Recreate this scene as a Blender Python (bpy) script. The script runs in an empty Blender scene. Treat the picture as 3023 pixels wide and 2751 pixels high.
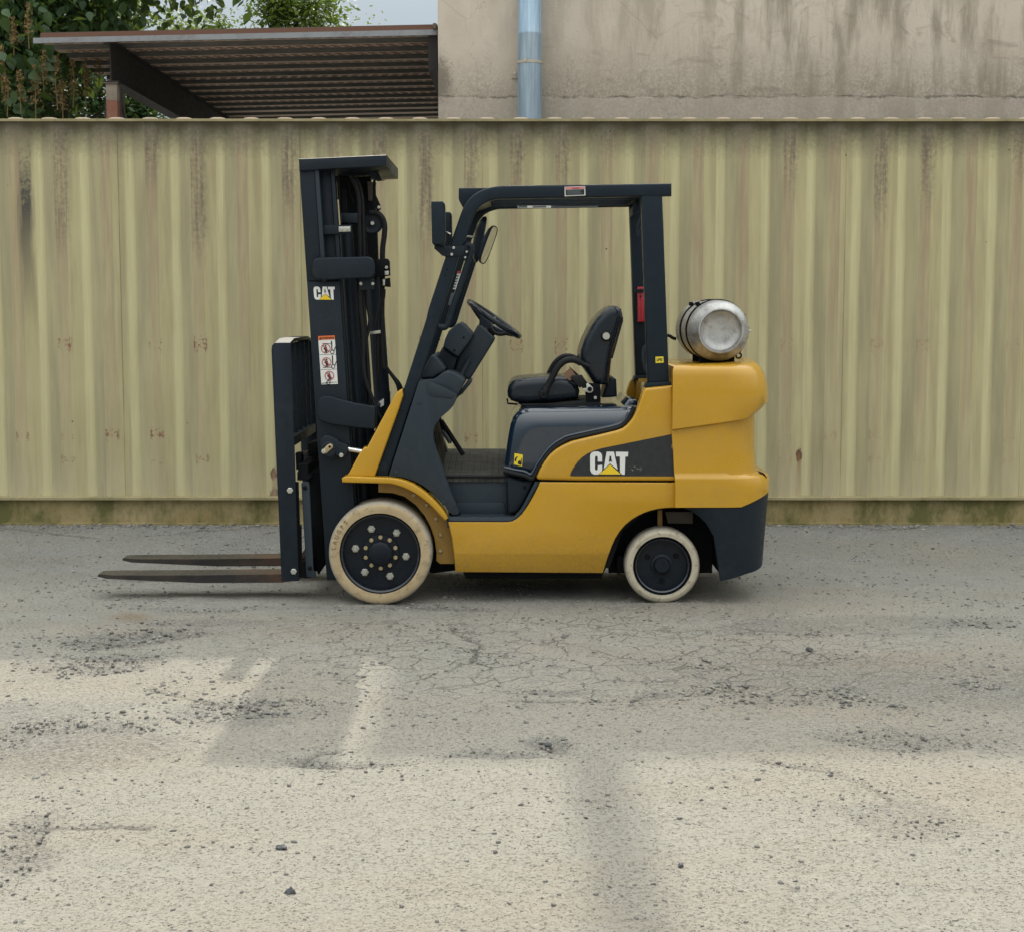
import bpy, bmesh, math, random
import numpy as np
from mathutils import Vector, Matrix
random.seed(7)
RNG = np.random.default_rng(11)
scene = bpy.context.scene
COL = scene.collection

# ------------------------------------------------------------------ camera
CAM_Y, CAM_Z, FOC, CX, CY = -8.0, 1.493, 4784.0, 1511.5, 1375.5
PITCH = math.atan((CY - 900.0) / FOC)
cam_data = bpy.data.cameras.new('camera')
cam = bpy.data.objects.new('camera', cam_data); COL.objects.link(cam)
cam.location = (0, CAM_Y, CAM_Z)
cam.rotation_euler = (math.pi / 2 - PITCH, 0, 0)
cam_data.sensor_fit = 'HORIZONTAL'; cam_data.sensor_width = 36.0
cam_data.lens = 36.0 * FOC / 3023.0
cam_data.clip_end = 2000.0
scene.camera = cam

# ------------------------------------------------------------------ sky, sun, exposure
SUN_EL, SUN_AZ = math.radians(36.6), math.radians(-0.9)
world = bpy.data.worlds.new('World'); scene.world = world; world.use_nodes = True
wn = world.node_tree
sky = wn.nodes.new('ShaderNodeTexSky'); sky.sky_type = 'NISHITA'; sky.sun_disc = False
sky.sun_elevation = SUN_EL; sky.sun_rotation = SUN_AZ
sky.air_density = 1.0; sky.dust_density = 0.0; sky.ozone_density = 1.0; sky.altitude = 100
hsv = wn.nodes.new('ShaderNodeHueSaturation'); hsv.inputs['Saturation'].default_value = 1.2; hsv.inputs['Value'].default_value = 0.38
wn.links.new(sky.outputs[0], hsv.inputs['Color'])
# thin cloud veil over the whole sky, its overhead part brightened to light the yard
wtc = wn.nodes.new('ShaderNodeTexCoord'); wsep = wn.nodes.new('ShaderNodeSeparateXYZ'); wn.links.new(wtc.outputs['Generated'], wsep.inputs[0])
wm = wn.nodes.new('ShaderNodeMapRange'); wn.links.new(wsep.outputs[2], wm.inputs[0])
for i_, v_ in enumerate((0.0, 1.0, 0.4, 39.0)): wm.inputs[i_ + 1].default_value = v_
wv = wn.nodes.new('ShaderNodeVectorMath'); wv.operation = 'SCALE'; wv.inputs[0].default_value = (.985, 1.0, .955); wn.links.new(wm.outputs[0], wv.inputs['Scale'])
wa = wn.nodes.new('ShaderNodeVectorMath'); wa.operation = 'ADD'; wn.links.new(hsv.outputs[0], wa.inputs[0]); wn.links.new(wv.outputs[0], wa.inputs[1])
wn.links.new(wa.outputs[0], wn.nodes['Background'].inputs[0])
wn.nodes['Background'].inputs[1].default_value = 0.05
sun_data = bpy.data.lights.new('sun', 'SUN'); sun_data.energy = 2.5
sun_data.angle = math.radians(0.8); sun_data.color = (1.0, 0.93, 0.80)
sun = bpy.data.objects.new('sun', sun_data); COL.objects.link(sun)
sdir = Vector((math.sin(SUN_AZ) * math.cos(SUN_EL), math.cos(SUN_AZ) * math.cos(SUN_EL), math.sin(SUN_EL)))
sun.rotation_euler = sdir.to_track_quat('Z', 'Y').to_euler()
sun.location = sdir * 40
vs = scene.view_settings
vs.view_transform = 'Standard'; vs.look = 'None'; vs.gamma = 1.0; vs.exposure = 0.32
vs.use_curve_mapping = False
scene.cycles.max_bounces = 7; scene.cycles.diffuse_bounces = 4; scene.cycles.glossy_bounces = 3; scene.cycles.transmission_bounces = 3; scene.cycles.transparent_max_bounces = 4

# ------------------------------------------------------------------ measuring helpers
SP, CP = math.sin(PITCH), math.cos(PITCH)
def at(u, v, Y):
    """world point on the plane at depth Y that a measured photo position belongs to"""
    a, b = (u - CX) / FOC, (CY - v) / FOC
    dy, dz = CP + b * SP, -SP + b * CP
    t = (Y - CAM_Y) / dy
    return Vector((a * t, Y, CAM_Z + dz * t))
def ground_at(u, v, z=0.0):
    a, b = (u - CX) / FOC, (CY - v) / FOC
    dy, dz = CP + b * SP, -SP + b * CP
    t = (z - CAM_Z) / dz
    return Vector((a * t, CAM_Y + dy * t, z))
Z1 = (750, 420, .32698); Z2 = (750, 920, .32698); Z3 = (1200, 500, .27248); Z4 = (1150, 850, .27248)
Z5 = (900, 1350, .29762); Z6 = (1450, 850, .32698); Z7 = (1800, 500, .32698); Z8 = (1750, 1050, .43605)
ZC = (780, 1260, .26158); ZT = (860, 440, .19619); ZS = (1300, 1240, .17439); ZR = (1580, 520, .19841)
ZP = (0, 0, 1.0)
def W(zone, pts, Y):
    return [at(zone[0] + x * zone[2], zone[1] + y * zone[2], Y) for x, y in pts]
def w1(zone, x, y, Y): return W(zone, [(x, y)], Y)[0]

# ------------------------------------------------------------------ object helpers
WORLD_LOC = {}
def finish(name, me, mat, parent=None, loc=(0, 0, 0), smooth=38):
    if mat is not None and not me.materials: me.materials.append(mat)
    if smooth:
        me.polygons.foreach_set('use_smooth', [True] * len(me.polygons))
        me.set_sharp_from_angle(angle=math.radians(smooth))
    return place(name, me, parent, loc)
def place(name, me, parent=None, loc=(0, 0, 0), rot=None):
    o = bpy.data.objects.new(name, me); COL.objects.link(o)
    o.location = loc
    if rot is not None: o.rotation_euler = rot
    WORLD_LOC[o.name] = Vector(loc)
    if parent is not None:
        o.parent = parent
        o.matrix_parent_inverse = Matrix.Translation(-WORLD_LOC[parent.name])
    return o
def tag(o, label, cat=None, group=None, kind=None):
    if label: o['label'] = label
    if cat: o['category'] = cat
    if group: o['group'] = group
    if kind: o['kind'] = kind
    return o
def empty(name, loc):
    o = bpy.data.objects.new(name, None); COL.objects.link(o); o.location = loc
    o.empty_display_size = .2
    WORLD_LOC[o.name] = Vector(loc)
    return o
def bm_mesh(name, bm):
    bmesh.ops.recalc_face_normals(bm, faces=bm.faces[:])
    me = bpy.data.meshes.new(name); bm.to_mesh(me); bm.free()
    return me
def add_prism(bm, pts, y1, bevel=0, seg=2, both=True):
    """pts: world points (one depth) swept to depth y1, cap rims rounded"""
    a = [bm.verts.new(p) for p in pts]
    b = [bm.verts.new((p[0], y1, p[2])) for p in pts]
    n = len(pts)
    fa = bm.faces.new(a); fb = bm.faces.new(b[::-1])
    for i in range(n):
        bm.faces.new((a[i], b[i], b[(i + 1) % n], a[(i + 1) % n]))
    if bevel:
        es = list(fa.edges) + (list(fb.edges) if both else [])
        bmesh.ops.recalc_face_normals(bm, faces=bm.faces[:])
        bmesh.ops.bevel(bm, geom=es, offset=bevel, segments=seg, affect='EDGES', profile=.5, clamp_overlap=True)
def prism(name, pts, y1, mat, parent, bevel=0, seg=2, both=True, smooth=38):
    bm = bmesh.new(); add_prism(bm, pts, y1, bevel, seg, both)
    return finish(name, bm_mesh(name, bm), mat, parent, smooth=smooth)
def pp(name, zone, poly, y0, y1, mat, parent, bevel=.004, seg=2, both=True, yr=None):
    pts = W(zone, poly, y0 if yr is None else yr)
    pts = [Vector((p.x, y0, p.z)) for p in pts]
    return prism(name, pts, y1, mat, parent, bevel, seg, both)
def mirror_y(o, name=None, parent='same', c=.53):
    me = o.data.copy()
    n = len(me.vertices); co = np.empty(n * 3, 'f'); me.vertices.foreach_get('co', co)
    co[1::3] = 2 * c - co[1::3]; me.vertices.foreach_set('co', co)
    me.flip_normals(); me.update()
    return place(name or o.name.split('.')[0], me, o.parent if parent == 'same' else parent)
def add_box(bm, lo, hi, bevel=0, seg=2):
    r = bmesh.ops.create_cube(bm, size=1.0)
    vs_ = r['verts']
    for v in vs_:
        v.co = Vector([lo[i] + (v.co[i] + .5) * (hi[i] - lo[i]) for i in range(3)])
    if bevel:
        es = list({e for v in vs_ for e in v.link_edges})
        bmesh.ops.bevel(bm, geom=es, offset=bevel, segments=seg, affect='EDGES', profile=.5, clamp_overlap=True)
def box(name, lo, hi, mat, parent, bevel=.004, seg=2):
    bm = bmesh.new(); add_box(bm, lo, hi, bevel, seg)
    return finish(name, bm_mesh(name, bm), mat, parent)
def spline(pts, n=8, closed=False):
    P = [Vector(p) for p in pts]; out = []
    m = len(P)
    for i in range(m if closed else m - 1):
        p0 = P[(i - 1) % m] if closed or i > 0 else P[0]
        p1 = P[i]; p2 = P[(i + 1) % m]
        p3 = P[(i + 2) % m] if closed or i + 2 < m else P[-1]
        for k in range(n):
            t = k / n
            out.append(.5 * ((2 * p1) + (-p0 + p2) * t + (2 * p0 - 5 * p1 + 4 * p2 - p3) * t * t + (-p0 + 3 * p1 - 3 * p2 + p3) * t ** 3))
    if not closed: out.append(P[-1])
    return out
def add_tube(bm, pts, r, sides=10, closed=False, cap=True):
    P = [Vector(p) for p in pts]; n = len(P)
    rad = r if hasattr(r, '__len__') else [r] * n
    rings = []; prev = None
    for i in range(n):
        if closed: d = P[(i + 1) % n] - P[i - 1]
        else: d = P[min(i + 1, n - 1)] - P[max(i - 1, 0)]
        d.normalize()
        if prev is None:
            up = Vector((0, 0, 1)) if abs(d.z) < .9 else Vector((1, 0, 0))
            nx = d.cross(up).normalized()
        else:
            nx = (prev - d * prev.dot(d)).normalized()
        prev = nx; ny = d.cross(nx)
        rings.append([bm.verts.new(P[i] + nx * math.cos(2 * math.pi * k / sides) * rad[i] + ny * math.sin(2 * math.pi * k / sides) * rad[i]) for k in range(sides)])
    m = n if closed else n - 1
    for i in range(m):
        a, b = rings[i], rings[(i + 1) % n]
        for k in range(sides):
            bm.faces.new((a[k], a[(k + 1) % sides], b[(k + 1) % sides], b[k]))
    if cap and not closed:
        bm.faces.new(rings[0][::-1]); bm.faces.new(rings[-1])
def tube(name, pts, r, mat, parent, sides=10, closed=False):
    bm = bmesh.new(); add_tube(bm, pts, r, sides, closed)
    return finish(name, bm_mesh(name, bm), mat, parent)
def add_lathe(bm, prof, c, axis='Y', seg=48):
    """prof: (radius, distance along axis); open ends closed by zero radius"""
    c = Vector(c); rings = []
    for r, d in prof:
        if r < 1e-5:
            p = Vector((0, d, 0)) if axis == 'Y' else (Vector((0, 0, d)) if axis == 'Z' else Vector((d, 0, 0)))
            rings.append([bm.verts.new(c + p)])
        else:
            ring = []
            for k in range(seg):
                a = 2 * math.pi * k / seg; s, t = math.cos(a) * r, math.sin(a) * r
                p = Vector((s, d, t)) if axis == 'Y' else (Vector((s, t, d)) if axis == 'Z' else Vector((d, s, t)))
                ring.append(bm.verts.new(c + p))
            rings.append(ring)
    for a, b in zip(rings, rings[1:]):
        if len(a) == 1 and len(b) == 1: continue
        for k in range(seg):
            k2 = (k + 1) % seg
            if len(a) == 1: bm.faces.new((a[0], b[k2], b[k]))
            elif len(b) == 1: bm.faces.new((a[k], a[k2], b[0]))
            else: bm.faces.new((a[k], a[k2], b[k2], b[k]))
def lathe(name, prof, c, mat, parent, axis='Y', seg=48, smooth=38):
    bm = bmesh.new(); add_lathe(bm, prof, c, axis, seg)
    return finish(name, bm_mesh(name, bm), mat, parent, smooth=smooth)
def arrays_mesh(name, verts, faces):
    me = bpy.data.meshes.new(name)
    verts = np.asarray(verts, 'f'); faces = np.asarray(faces, 'i')
    nf, k = faces.shape
    me.vertices.add(len(verts)); me.vertices.foreach_set('co', verts.ravel())
    me.loops.add(nf * k); me.loops.foreach_set('vertex_index', faces.ravel())
    me.polygons.add(nf); me.polygons.foreach_set('loop_start', np.arange(0, nf * k, k, dtype='i'))
    me.update(calc_edges=True)
    return me
def text_mesh(body, h, origin, ang=0.0, sx=1.0, y=0.0, bold=0.0):
    cu = bpy.data.curves.new('lettering', 'FONT'); cu.body = body; cu.size = 1.0; cu.offset = bold
    cu.align_x = 'CENTER'; cu.align_y = 'CENTER'; cu.resolution_u = 3; cu.extrude = 0.012
    o = bpy.data.objects.new('lettering', cu); COL.objects.link(o)
    dg = bpy.context.evaluated_depsgraph_get(); dg.update()
    me = bpy.data.meshes.new_from_object(o.evaluated_get(dg))
    bpy.data.objects.remove(o); bpy.data.curves.remove(cu)
    s = h / .7; ca, sa = math.cos(ang), math.sin(ang)
    for v in me.vertices:
        a, b = v.co.x * s * sx, v.co.y * s
        v.co = (origin[0] + a * ca - b * sa, y - v.co.z * .1, origin[2] + a * sa + b * ca)
    me.materials.clear()
    return me

# ------------------------------------------------------------------ material helpers
class T:
    def __init__(self, name):
        self.m = bpy.data.materials.new(name); self.m.use_nodes = True
        self.t = self.m.node_tree; self.b = self.t.nodes['Principled BSDF']
    def n(self, typ, ins=None, **props):
        nd = self.t.nodes.new('ShaderNode' + typ)
        for k, v in props.items(): setattr(nd, k, v)
        for k, v in (ins or {}).items(): self.s(nd.inputs[k], v)
        return nd
    def s(self, sock, v):
        if hasattr(v, 'is_output'): self.t.links.new(v, sock)
        elif isinstance(v, bpy.types.Node): self.t.links.new(v.outputs[0], sock)
        else:
            if hasattr(sock.default_value, '__len__') and not hasattr(v, '__len__'): v = (v,) * len(sock.default_value)
            if hasattr(v, '__len__') and len(v) == 3 and len(sock.default_value) == 4: v = (*v, 1)
            sock.default_value = v
    def math(self, op, a, b=0.0, c=None, clamp=False):
        nd = self.n('Math', operation=op, use_clamp=clamp)
        self.s(nd.inputs[0], a); self.s(nd.inputs[1], b)
        if c is not None: self.s(nd.inputs[2], c)
        return nd.outputs[0]
    def mix(self, f, a, b, mode='MIX'):
        nd = self.n('MixRGB', blend_type=mode)
        self.s(nd.inputs[0], f); self.s(nd.inputs[1], a); self.s(nd.inputs[2], b)
        return nd.outputs[0]
    def ramp(self, f, lo, hi, a=0.0, b=1.0):
        nd = self.n('MapRange', clamp=True)
        for i, v in enumerate((f, lo, hi, a, b)): self.s(nd.inputs[i], v)
        return nd.outputs[0]
    def coord(self, kind='Object', scale=(1, 1, 1), loc=(0, 0, 0)):
        tc = self.n('TexCoord'); mp = self.n('Mapping')
        self.t.links.new(tc.outputs[kind], mp.inputs[0])
        mp.inputs['Scale'].default_value = scale; mp.inputs['Location'].default_value = loc
        return mp.outputs[0]
    def noise(self, vec, scale, detail=4, rough=.55, dist=0.0):
        nd = self.n('TexNoise', {'Scale': scale, 'Detail': min(detail, 4), 'Roughness': rough, 'Distortion': dist})
        if vec is not None: self.t.links.new(vec, nd.inputs['Vector'])
        return nd.outputs[0]
    def voro(self, vec, scale, feature='F1', rnd=1.0):
        nd = self.n('TexVoronoi', {'Scale': scale, 'Randomness': rnd}, feature=feature)
        if vec is not None: self.t.links.new(vec, nd.inputs['Vector'])
        return nd
    def bump(self, h, strength=.3, dist=.01, prev=None):
        nd = self.n('Bump', {'Height': h, 'Strength': strength, 'Distance': dist})
        if prev is not None: self.t.links.new(prev, nd.inputs['Normal'])
        return nd.outputs[0]
    def out(self, color=None, rough=None, normal=None, metal=None, coat=None, spec=None):
        if color is not None: self.s(self.b.inputs['Base Color'], color)
        if rough is not None: self.s(self.b.inputs['Roughness'], rough)
        if normal is not None: self.s(self.b.inputs['Normal'], normal)
        if metal is not None: self.s(self.b.inputs['Metallic'], metal)
        if coat is not None: self.s(self.b.inputs['Coat Weight'], coat); self.b.inputs['Coat Roughness'].default_value = .08
        if spec is not None: self.s(self.b.inputs['Specular IOR Level'], spec)
        return self.m

def paint(name, col, rough=.4, dust=(.20, .18, .14), dustamt=.18, bumps=.05, bscale=120, coat=0.0, metal=0.0, scratch=.0, spec=.5, lowdirt=0.0):
    t = T(name); v = t.coord('Object')
    n1 = t.noise(v, 3.2, 5, .6); n2 = t.noise(v, 26, 4, .6); n3 = t.noise(v, bscale, 2, .5)
    dirt = t.math('MULTIPLY', t.ramp(n1, .42, .75), t.ramp(n2, .35, .7))
    c = t.mix(t.math('MULTIPLY', dirt, dustamt * 2), col, dust)
    c = t.mix(t.ramp(n1, .3, .7, 0, .12), c, tuple(x * .6 for x in col))
    if scratch:
        sv = t.coord('Object', (6, 6, 60)); sn = t.noise(sv, 3.0, 6, .7)
        c = t.mix(t.ramp(sn, .66, .72, 0, scratch), c, tuple(min(1, x * 1.8 + .10) for x in col))
    if lowdirt:
        zz = t.n('SeparateXYZ', {0: v}).outputs[2]; sp_n = t.noise(v, 75, 4, .75)
        ld = t.math('MULTIPLY', t.ramp(t.math('ADD', zz, t.math('MULTIPLY', t.math('SUBTRACT', n1, .5), .3)), .42, .16), t.ramp(sp_n, .40, .66, .1, 1.0))
        c = t.mix(t.math('MULTIPLY', ld, lowdirt), c, (.19, .15, .085))
        c = t.mix(t.ramp(t.noise(v, 130, 3, .6), .70, .74, 0, .55), c, (.10, .075, .04))
    r = t.math('ADD', t.ramp(n2, .3, .7, rough - .07, rough + .09), t.math('MULTIPLY', dirt, .2))
    nrm = t.bump(n3, bumps, .002, t.bump(n1, .04, .01))
    return t.out(c, r, nrm, metal, coat, spec)

M = {}
M['yellow'] = paint('yellow paint', (.54, .29, .009), .30, (.30, .20, .08), .12, .02, 260, coat=.7, spec=.35, scratch=.05, lowdirt=.5)
M['yellow_shaded'] = paint('shaded yellow paint', (.36, .21, .045), .55, (.15, .11, .07), .35, .05)  # darker copy of the yellow, wheel-arch shade put into its colour
M['black'] = paint('black mast paint', (.0105, .0175, .0265), .42, (.06, .065, .07), .12, .04, 200, scratch=.12, spec=.22)
M['charcoal'] = paint('charcoal guard paint', (.0085, .017, .027), .36, (.05, .055, .06), .10, .03, 240, scratch=.05, spec=.22)
M['plastic'] = paint('grey moulded plastic', (.026, .038, .051), .52, (.11, .11, .10), .14, .10, 900, spec=.25)
M['hoodmat'] = paint('dark hood plastic', (.007, .019, .040), .13, (.05, .06, .07), .05, .01, 160, coat=1.0)
M['rubber'] = paint('black rubber', (.008, .009, .011), .55, (.06, .055, .05), .15, .1, 300, spec=.25)
M['rim'] = paint('black rim paint', (.007, .011, .018), .30, (.05, .05, .05), .08, .03, 200, spec=.25)
M['rimlip'] = paint('glossy rim edge', (.010, .014, .022), .16, (.05, .05, .05), .06, .02, 200, coat=.6)
M['dark'] = paint('dark oily steel', (.005, .006, .008), .6, (.04, .035, .03), .2, .1, 160, spec=.12)
M['vinyl'] = paint('black seat vinyl', (.007, .013, .022), .25, (.04, .045, .05), .06, .12, 420, coat=.25, spec=.3)
M['bolt'] = paint('zinc bolt', (.55, .55, .50), .38, (.25, .2, .15), .2, .05, metal=.75)
M['brass'] = paint('brass stud', (.52, .42, .24), .45, (.25, .2, .12), .3, .05, metal=.6)
M['chrome'] = paint('polished rod', (.80, .80, .80), .12, (.4, .4, .4), .05, .01, metal=1.0)
M['white'] = paint('white decal', (.78, .78, .76), .45, (.5, .48, .42), .08, .0)
M['orange'] = paint('orange decal', (.72, .16, .03), .45, dustamt=.05)
M['red'] = paint('red lens', (.45, .012, .03), .2, dustamt=.03, coat=.4)
M['redink'] = paint('red print', (.42, .03, .035), .5, dustamt=.0)
M['ink'] = paint('black print', (.012, .012, .014), .5, dustamt=.0)
M['decalyellow'] = paint('yellow decal', (.80, .62, .03), .42, dustamt=.04)
M['greydecal'] = paint('grey decal', (.10, .125, .14), .45, dustamt=.1)
M['pink'] = paint('faded red decal', (.62, .24, .24), .45, dustamt=.1)
M['belt'] = paint('tan seat webbing', (.33, .19, .12), .8, dustamt=.1, bumps=.3, bscale=500)
M['logoyellow'] = paint('logo yellow', (.86, .60, .02), .4, dustamt=.0)
M['mirror'] = paint('mirror glass', (.85, .87, .88), .04, dustamt=.03, bumps=.0, metal=1.0)

def mat_tyre(name, base, edge):
    t = T(name); v = t.coord('Object')
    n1 = t.noise(v, 9, 6, .65); n2 = t.noise(v, 60, 4, .6); n3 = t.noise(v, 24, 5, .7, .6)
    c = t.mix(t.ramp(n1, .35, .68), base, edge)
    c = t.mix(t.ramp(n3, .54, .68, 0, .7), c, (.17, .125, .075))
    c = t.mix(t.ramp(n2, .62, .72, 0, .4), c, (.2, .16, .11))
    return t.out(c, .78, t.bump(n2, .35, .003, t.bump(n3, .4, .004)))
M['tyre'] = mat_tyre('worn cream rubber', (.43, .325, .185), (.52, .415, .255))
M['tyre_pale'] = mat_tyre('worn pale rubber', (.46, .415, .31), (.54, .49, .375))

def mat_fork():
    t = T('worn fork steel'); v = t.coord('Object'); n1 = t.noise(v, 6, 5, .6); n2 = t.noise(v, 40, 4, .6)
    g = t.n('SeparateXYZ', {0: t.coord('Object')}); x = g.outputs[0]
    heel = t.ramp(t.math('ADD', x, t.math('MULTIPLY', n1, .5)), -1.25, -.85)
    c = t.mix(t.ramp(n1, .35, .7), (.035, .033, .034), (.075, .062, .05))
    c = t.mix(t.math('MULTIPLY', heel, t.ramp(n1, .35, .6, .2, .9)), c, (.15, .072, .04))
    return t.out(c, t.ramp(n2, .3, .7, .38, .6), t.bump(n2, .2, .003), .35)
M['fork'] = mat_fork()

def mat_galv(name='galvanised steel'):
    t = T(name); v = t.coord('Object', (1, 1, .25))
    n1 = t.noise(v, 5, 5, .6); n2 = t.noise(t.coord('Object', (14, 14, .8)), 3, 5, .7)
    c = t.mix(t.ramp(n2, .3, .7), (.21, .32, .43), (.39, .52, .64))
    return t.out(c, t.ramp(n1, .3, .7, .38, .55), t.bump(n1, .05, .005), .45)
M['galv'] = mat_galv()
def mat_tank():
    t = T('scuffed aluminium'); v = t.coord('Object'); n1 = t.noise(v, 7, 6, .65); n2 = t.noise(v, 45, 4, .7, .8); n3 = t.noise(t.coord('Object', (1, .3, 1)), 18, 5, .7)
    c = t.mix(t.ramp(n1, .3, .7), (.33, .33, .33), (.60, .60, .585))
    c = t.mix(t.ramp(n3, .50, .68, 0, .75), c, (.26, .22, .18))
    c = t.mix(t.ramp(n2, .63, .68, 0, .6), c, (.75, .74, .70))
    return t.out(c, t.ramp(n1, .3, .7, .34, .55), t.bump(n2, .25, .004, t.bump(n1, .1, .01)), .7)
M['tank'] = mat_tank()

# ================================================================== THE SETTING
def vnoise(x, y, seed):
    xi = np.floor(x).astype(np.int64); yi = np.floor(y).astype(np.int64)
    fx = x - xi; fy = y - yi; fx = fx * fx * (3 - 2 * fx); fy = fy * fy * (3 - 2 * fy)
    def h(a, b):
        k = (a * 374761393 + b * 668265263 + seed * 982451653) & 0xffffffff
        k = ((k ^ (k >> 13)) * 1274126177) & 0xffffffff
        return ((k ^ (k >> 16)) & 0xffff) / 65535.0
    return (h(xi, yi) * (1 - fx) + h(xi + 1, yi) * fx) * (1 - fy) + (h(xi, yi + 1) * (1 - fx) + h(xi + 1, yi + 1) * fx) * fy
def fbm(x, y, f, octs, seed, g=.5):
    s = 0; a = 1; tot = 0
    for k in range(octs):
        s = s + a * vnoise(x * f + 13.7 * k, y * f - 7.1 * k, seed + k); tot += a; a *= g; f *= 2.03
    return s / tot
def smooth(t, a, b):
    t = np.clip((t - a) / (b - a), 0, 1); return t * t * (3 - 2 * t)
# measured patches: (photo x, photo y, half width m, half depth m, strength)
GRAVEL = [(150, 2200, .55, .34, 1.0), (330, 1960, .36, .24, .9), (430, 1890, .45, .20, .9), (780, 2110, .33, .22, .8), (60, 2120, .5, .3, .7), (560, 1845, .55, .12, .8),
          (2500, 1990, 1.0, .55, .8), (2900, 2030, .7, .6, .8), (2250, 1850, .45, .16, .8), (2650, 1840, .9, .22, .7),
          (40, 2460, .14, .3, .9), (1580, 2195, .1, .08, 1.0), (2060, 2060, .22, .05, 1.0), (1230, 1795, .5, .1, .8), (1680, 2060, .3, .05, .7),
          (950, 2255, .25, .07, .9), (1420, 2225, .25, .06, .7), (2660, 2180, .35, .12, .7), (2680, 2420, .16, .22, .6), (700, 1790, .5, .12, .6)]
CRACKS = [[(0, 1600), (300, 1622), (620, 1606), (880, 1586)], [(980, 1995), (1040, 2012), (1100, 2034)],
          [(2200, 1596), (2500, 1590), (2760, 1580), (3023, 1600)], [(2450, 1590), (2600, 1605), (3023, 1578)],
          [(1540, 2075), (1700, 2076), (1900, 2072), (2060, 2058), (2140, 2035)], [(430, 2040), (640, 2085), (880, 2070)],
          [(880, 2260), (940, 2240), (990, 2215)], [(2500, 2300), (2620, 2350), (2690, 2420)], [(1320, 1850), (1420, 1905), (1390, 1960)],
          [(0, 2440), (260, 2440), (480, 2446)], [(1100, 1905), (1300, 1895)], [(2280, 2260), (2420, 2276), (2520, 2310)]]
def ground_height(X, Y):
    h = .09 * smooth(Y, 1.05, 2.25)
    h = h + (fbm(X, Y, .8, 3, 3) - .5) * .03 * smooth(-Y, -2.2, 1.5) * smooth(np.abs(Y - .4) + .2 * np.abs(X), .7, 1.8)
    h = h + (fbm(X, Y, 6, 3, 9) - .5) * .010 + (fbm(X, Y, 26, 2, 21) - .5) * .0075
    return h
def seg_dist(X, Y, line):
    P = [ground_at(u, v) for u, v in line]; d = np.full(X.shape, 9.0)
    for a, b in zip(P, P[1:]):
        vx, vy = b.x - a.x, b.y - a.y; L = vx * vx + vy * vy
        t = np.clip(((X - a.x) * vx + (Y - a.y) * vy) / L, 0, 1)
        d = np.minimum(d, np.hypot(X - a.x - t * vx, Y - a.y - t * vy))
    return d
def gravel_field(X, Y):
    g = np.zeros_like(X)
    wx = (fbm(X, Y, 2.2, 3, 40) - .5) * .5; wy = (fbm(X, Y, 2.2, 3, 60) - .5) * .4
    for u, v, a, b, s in GRAVEL:
        p = ground_at(u, v)
        r = np.hypot((X + wx - p.x) / a, (Y + wy - p.y) / b)
        g = np.maximum(g, s * (1 - smooth(r, .45, 1.15)))
    return g
def crack_field(X, Y):
    wob = (fbm(X, Y, 5, 3, 80) - .5) * .14
    c = np.zeros_like(X)
    for ln in CRACKS:
        d = seg_dist(X + wob, Y - wob * .8, ln)
        c = np.maximum(c, (1 - smooth(d, .003, .020)) * smooth(fbm(X, Y, 4, 2, 33), .25, .55))
    return c
def axis_coords(lo, hi, step, far):
    core = np.arange(lo, hi + step / 2, step); out = []
    d = step; x = hi
    while x < far: d *= 1.22; x += d; out.append(x)
    left = []; d = step; x = lo
    while x > -far: d *= 1.22; x -= d; left.append(x)
    return np.array(left[::-1] + list(core) + out)
gx = axis_coords(-3.5, 3.5, .016, 300.0); gy = axis_coords(-4.7, 2.5, .016, 300.0)
GX, GY = np.meshgrid(gx, gy)
GH = ground_height(GX, GY); GG = gravel_field(GX, GY); GC = crack_field(GX, GY)
GH = GH - .010 * GC * smooth(fbm(GX, GY, 3, 2, 5), .3, .6) - .012 * GG * smooth(fbm(GX, GY, 2.5, 2, 15), .35, .65)
near = (np.abs(GX) < 30) & (np.abs(GY) < 30)
GH = np.where(near, GH, .09 * smooth(GY, 1.05, 2.25))
nx_, ny_ = len(gx), len(gy)
idx = np.arange(nx_ * ny_).reshape(ny_, nx_)
quads = np.stack([idx[:-1, :-1], idx[:-1, 1:], idx[1:, 1:], idx[1:, :-1]], -1).reshape(-1, 4)
gme = arrays_mesh('ground', np.stack([GX, GY, GH], -1).reshape(-1, 3), quads)
for nm, arr in (('gravelly', GG), ('crack', GC)):
    at_ = gme.attributes.new(nm, 'FLOAT', 'POINT'); at_.data.foreach_set('value', arr.astype('f').ravel())
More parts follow.
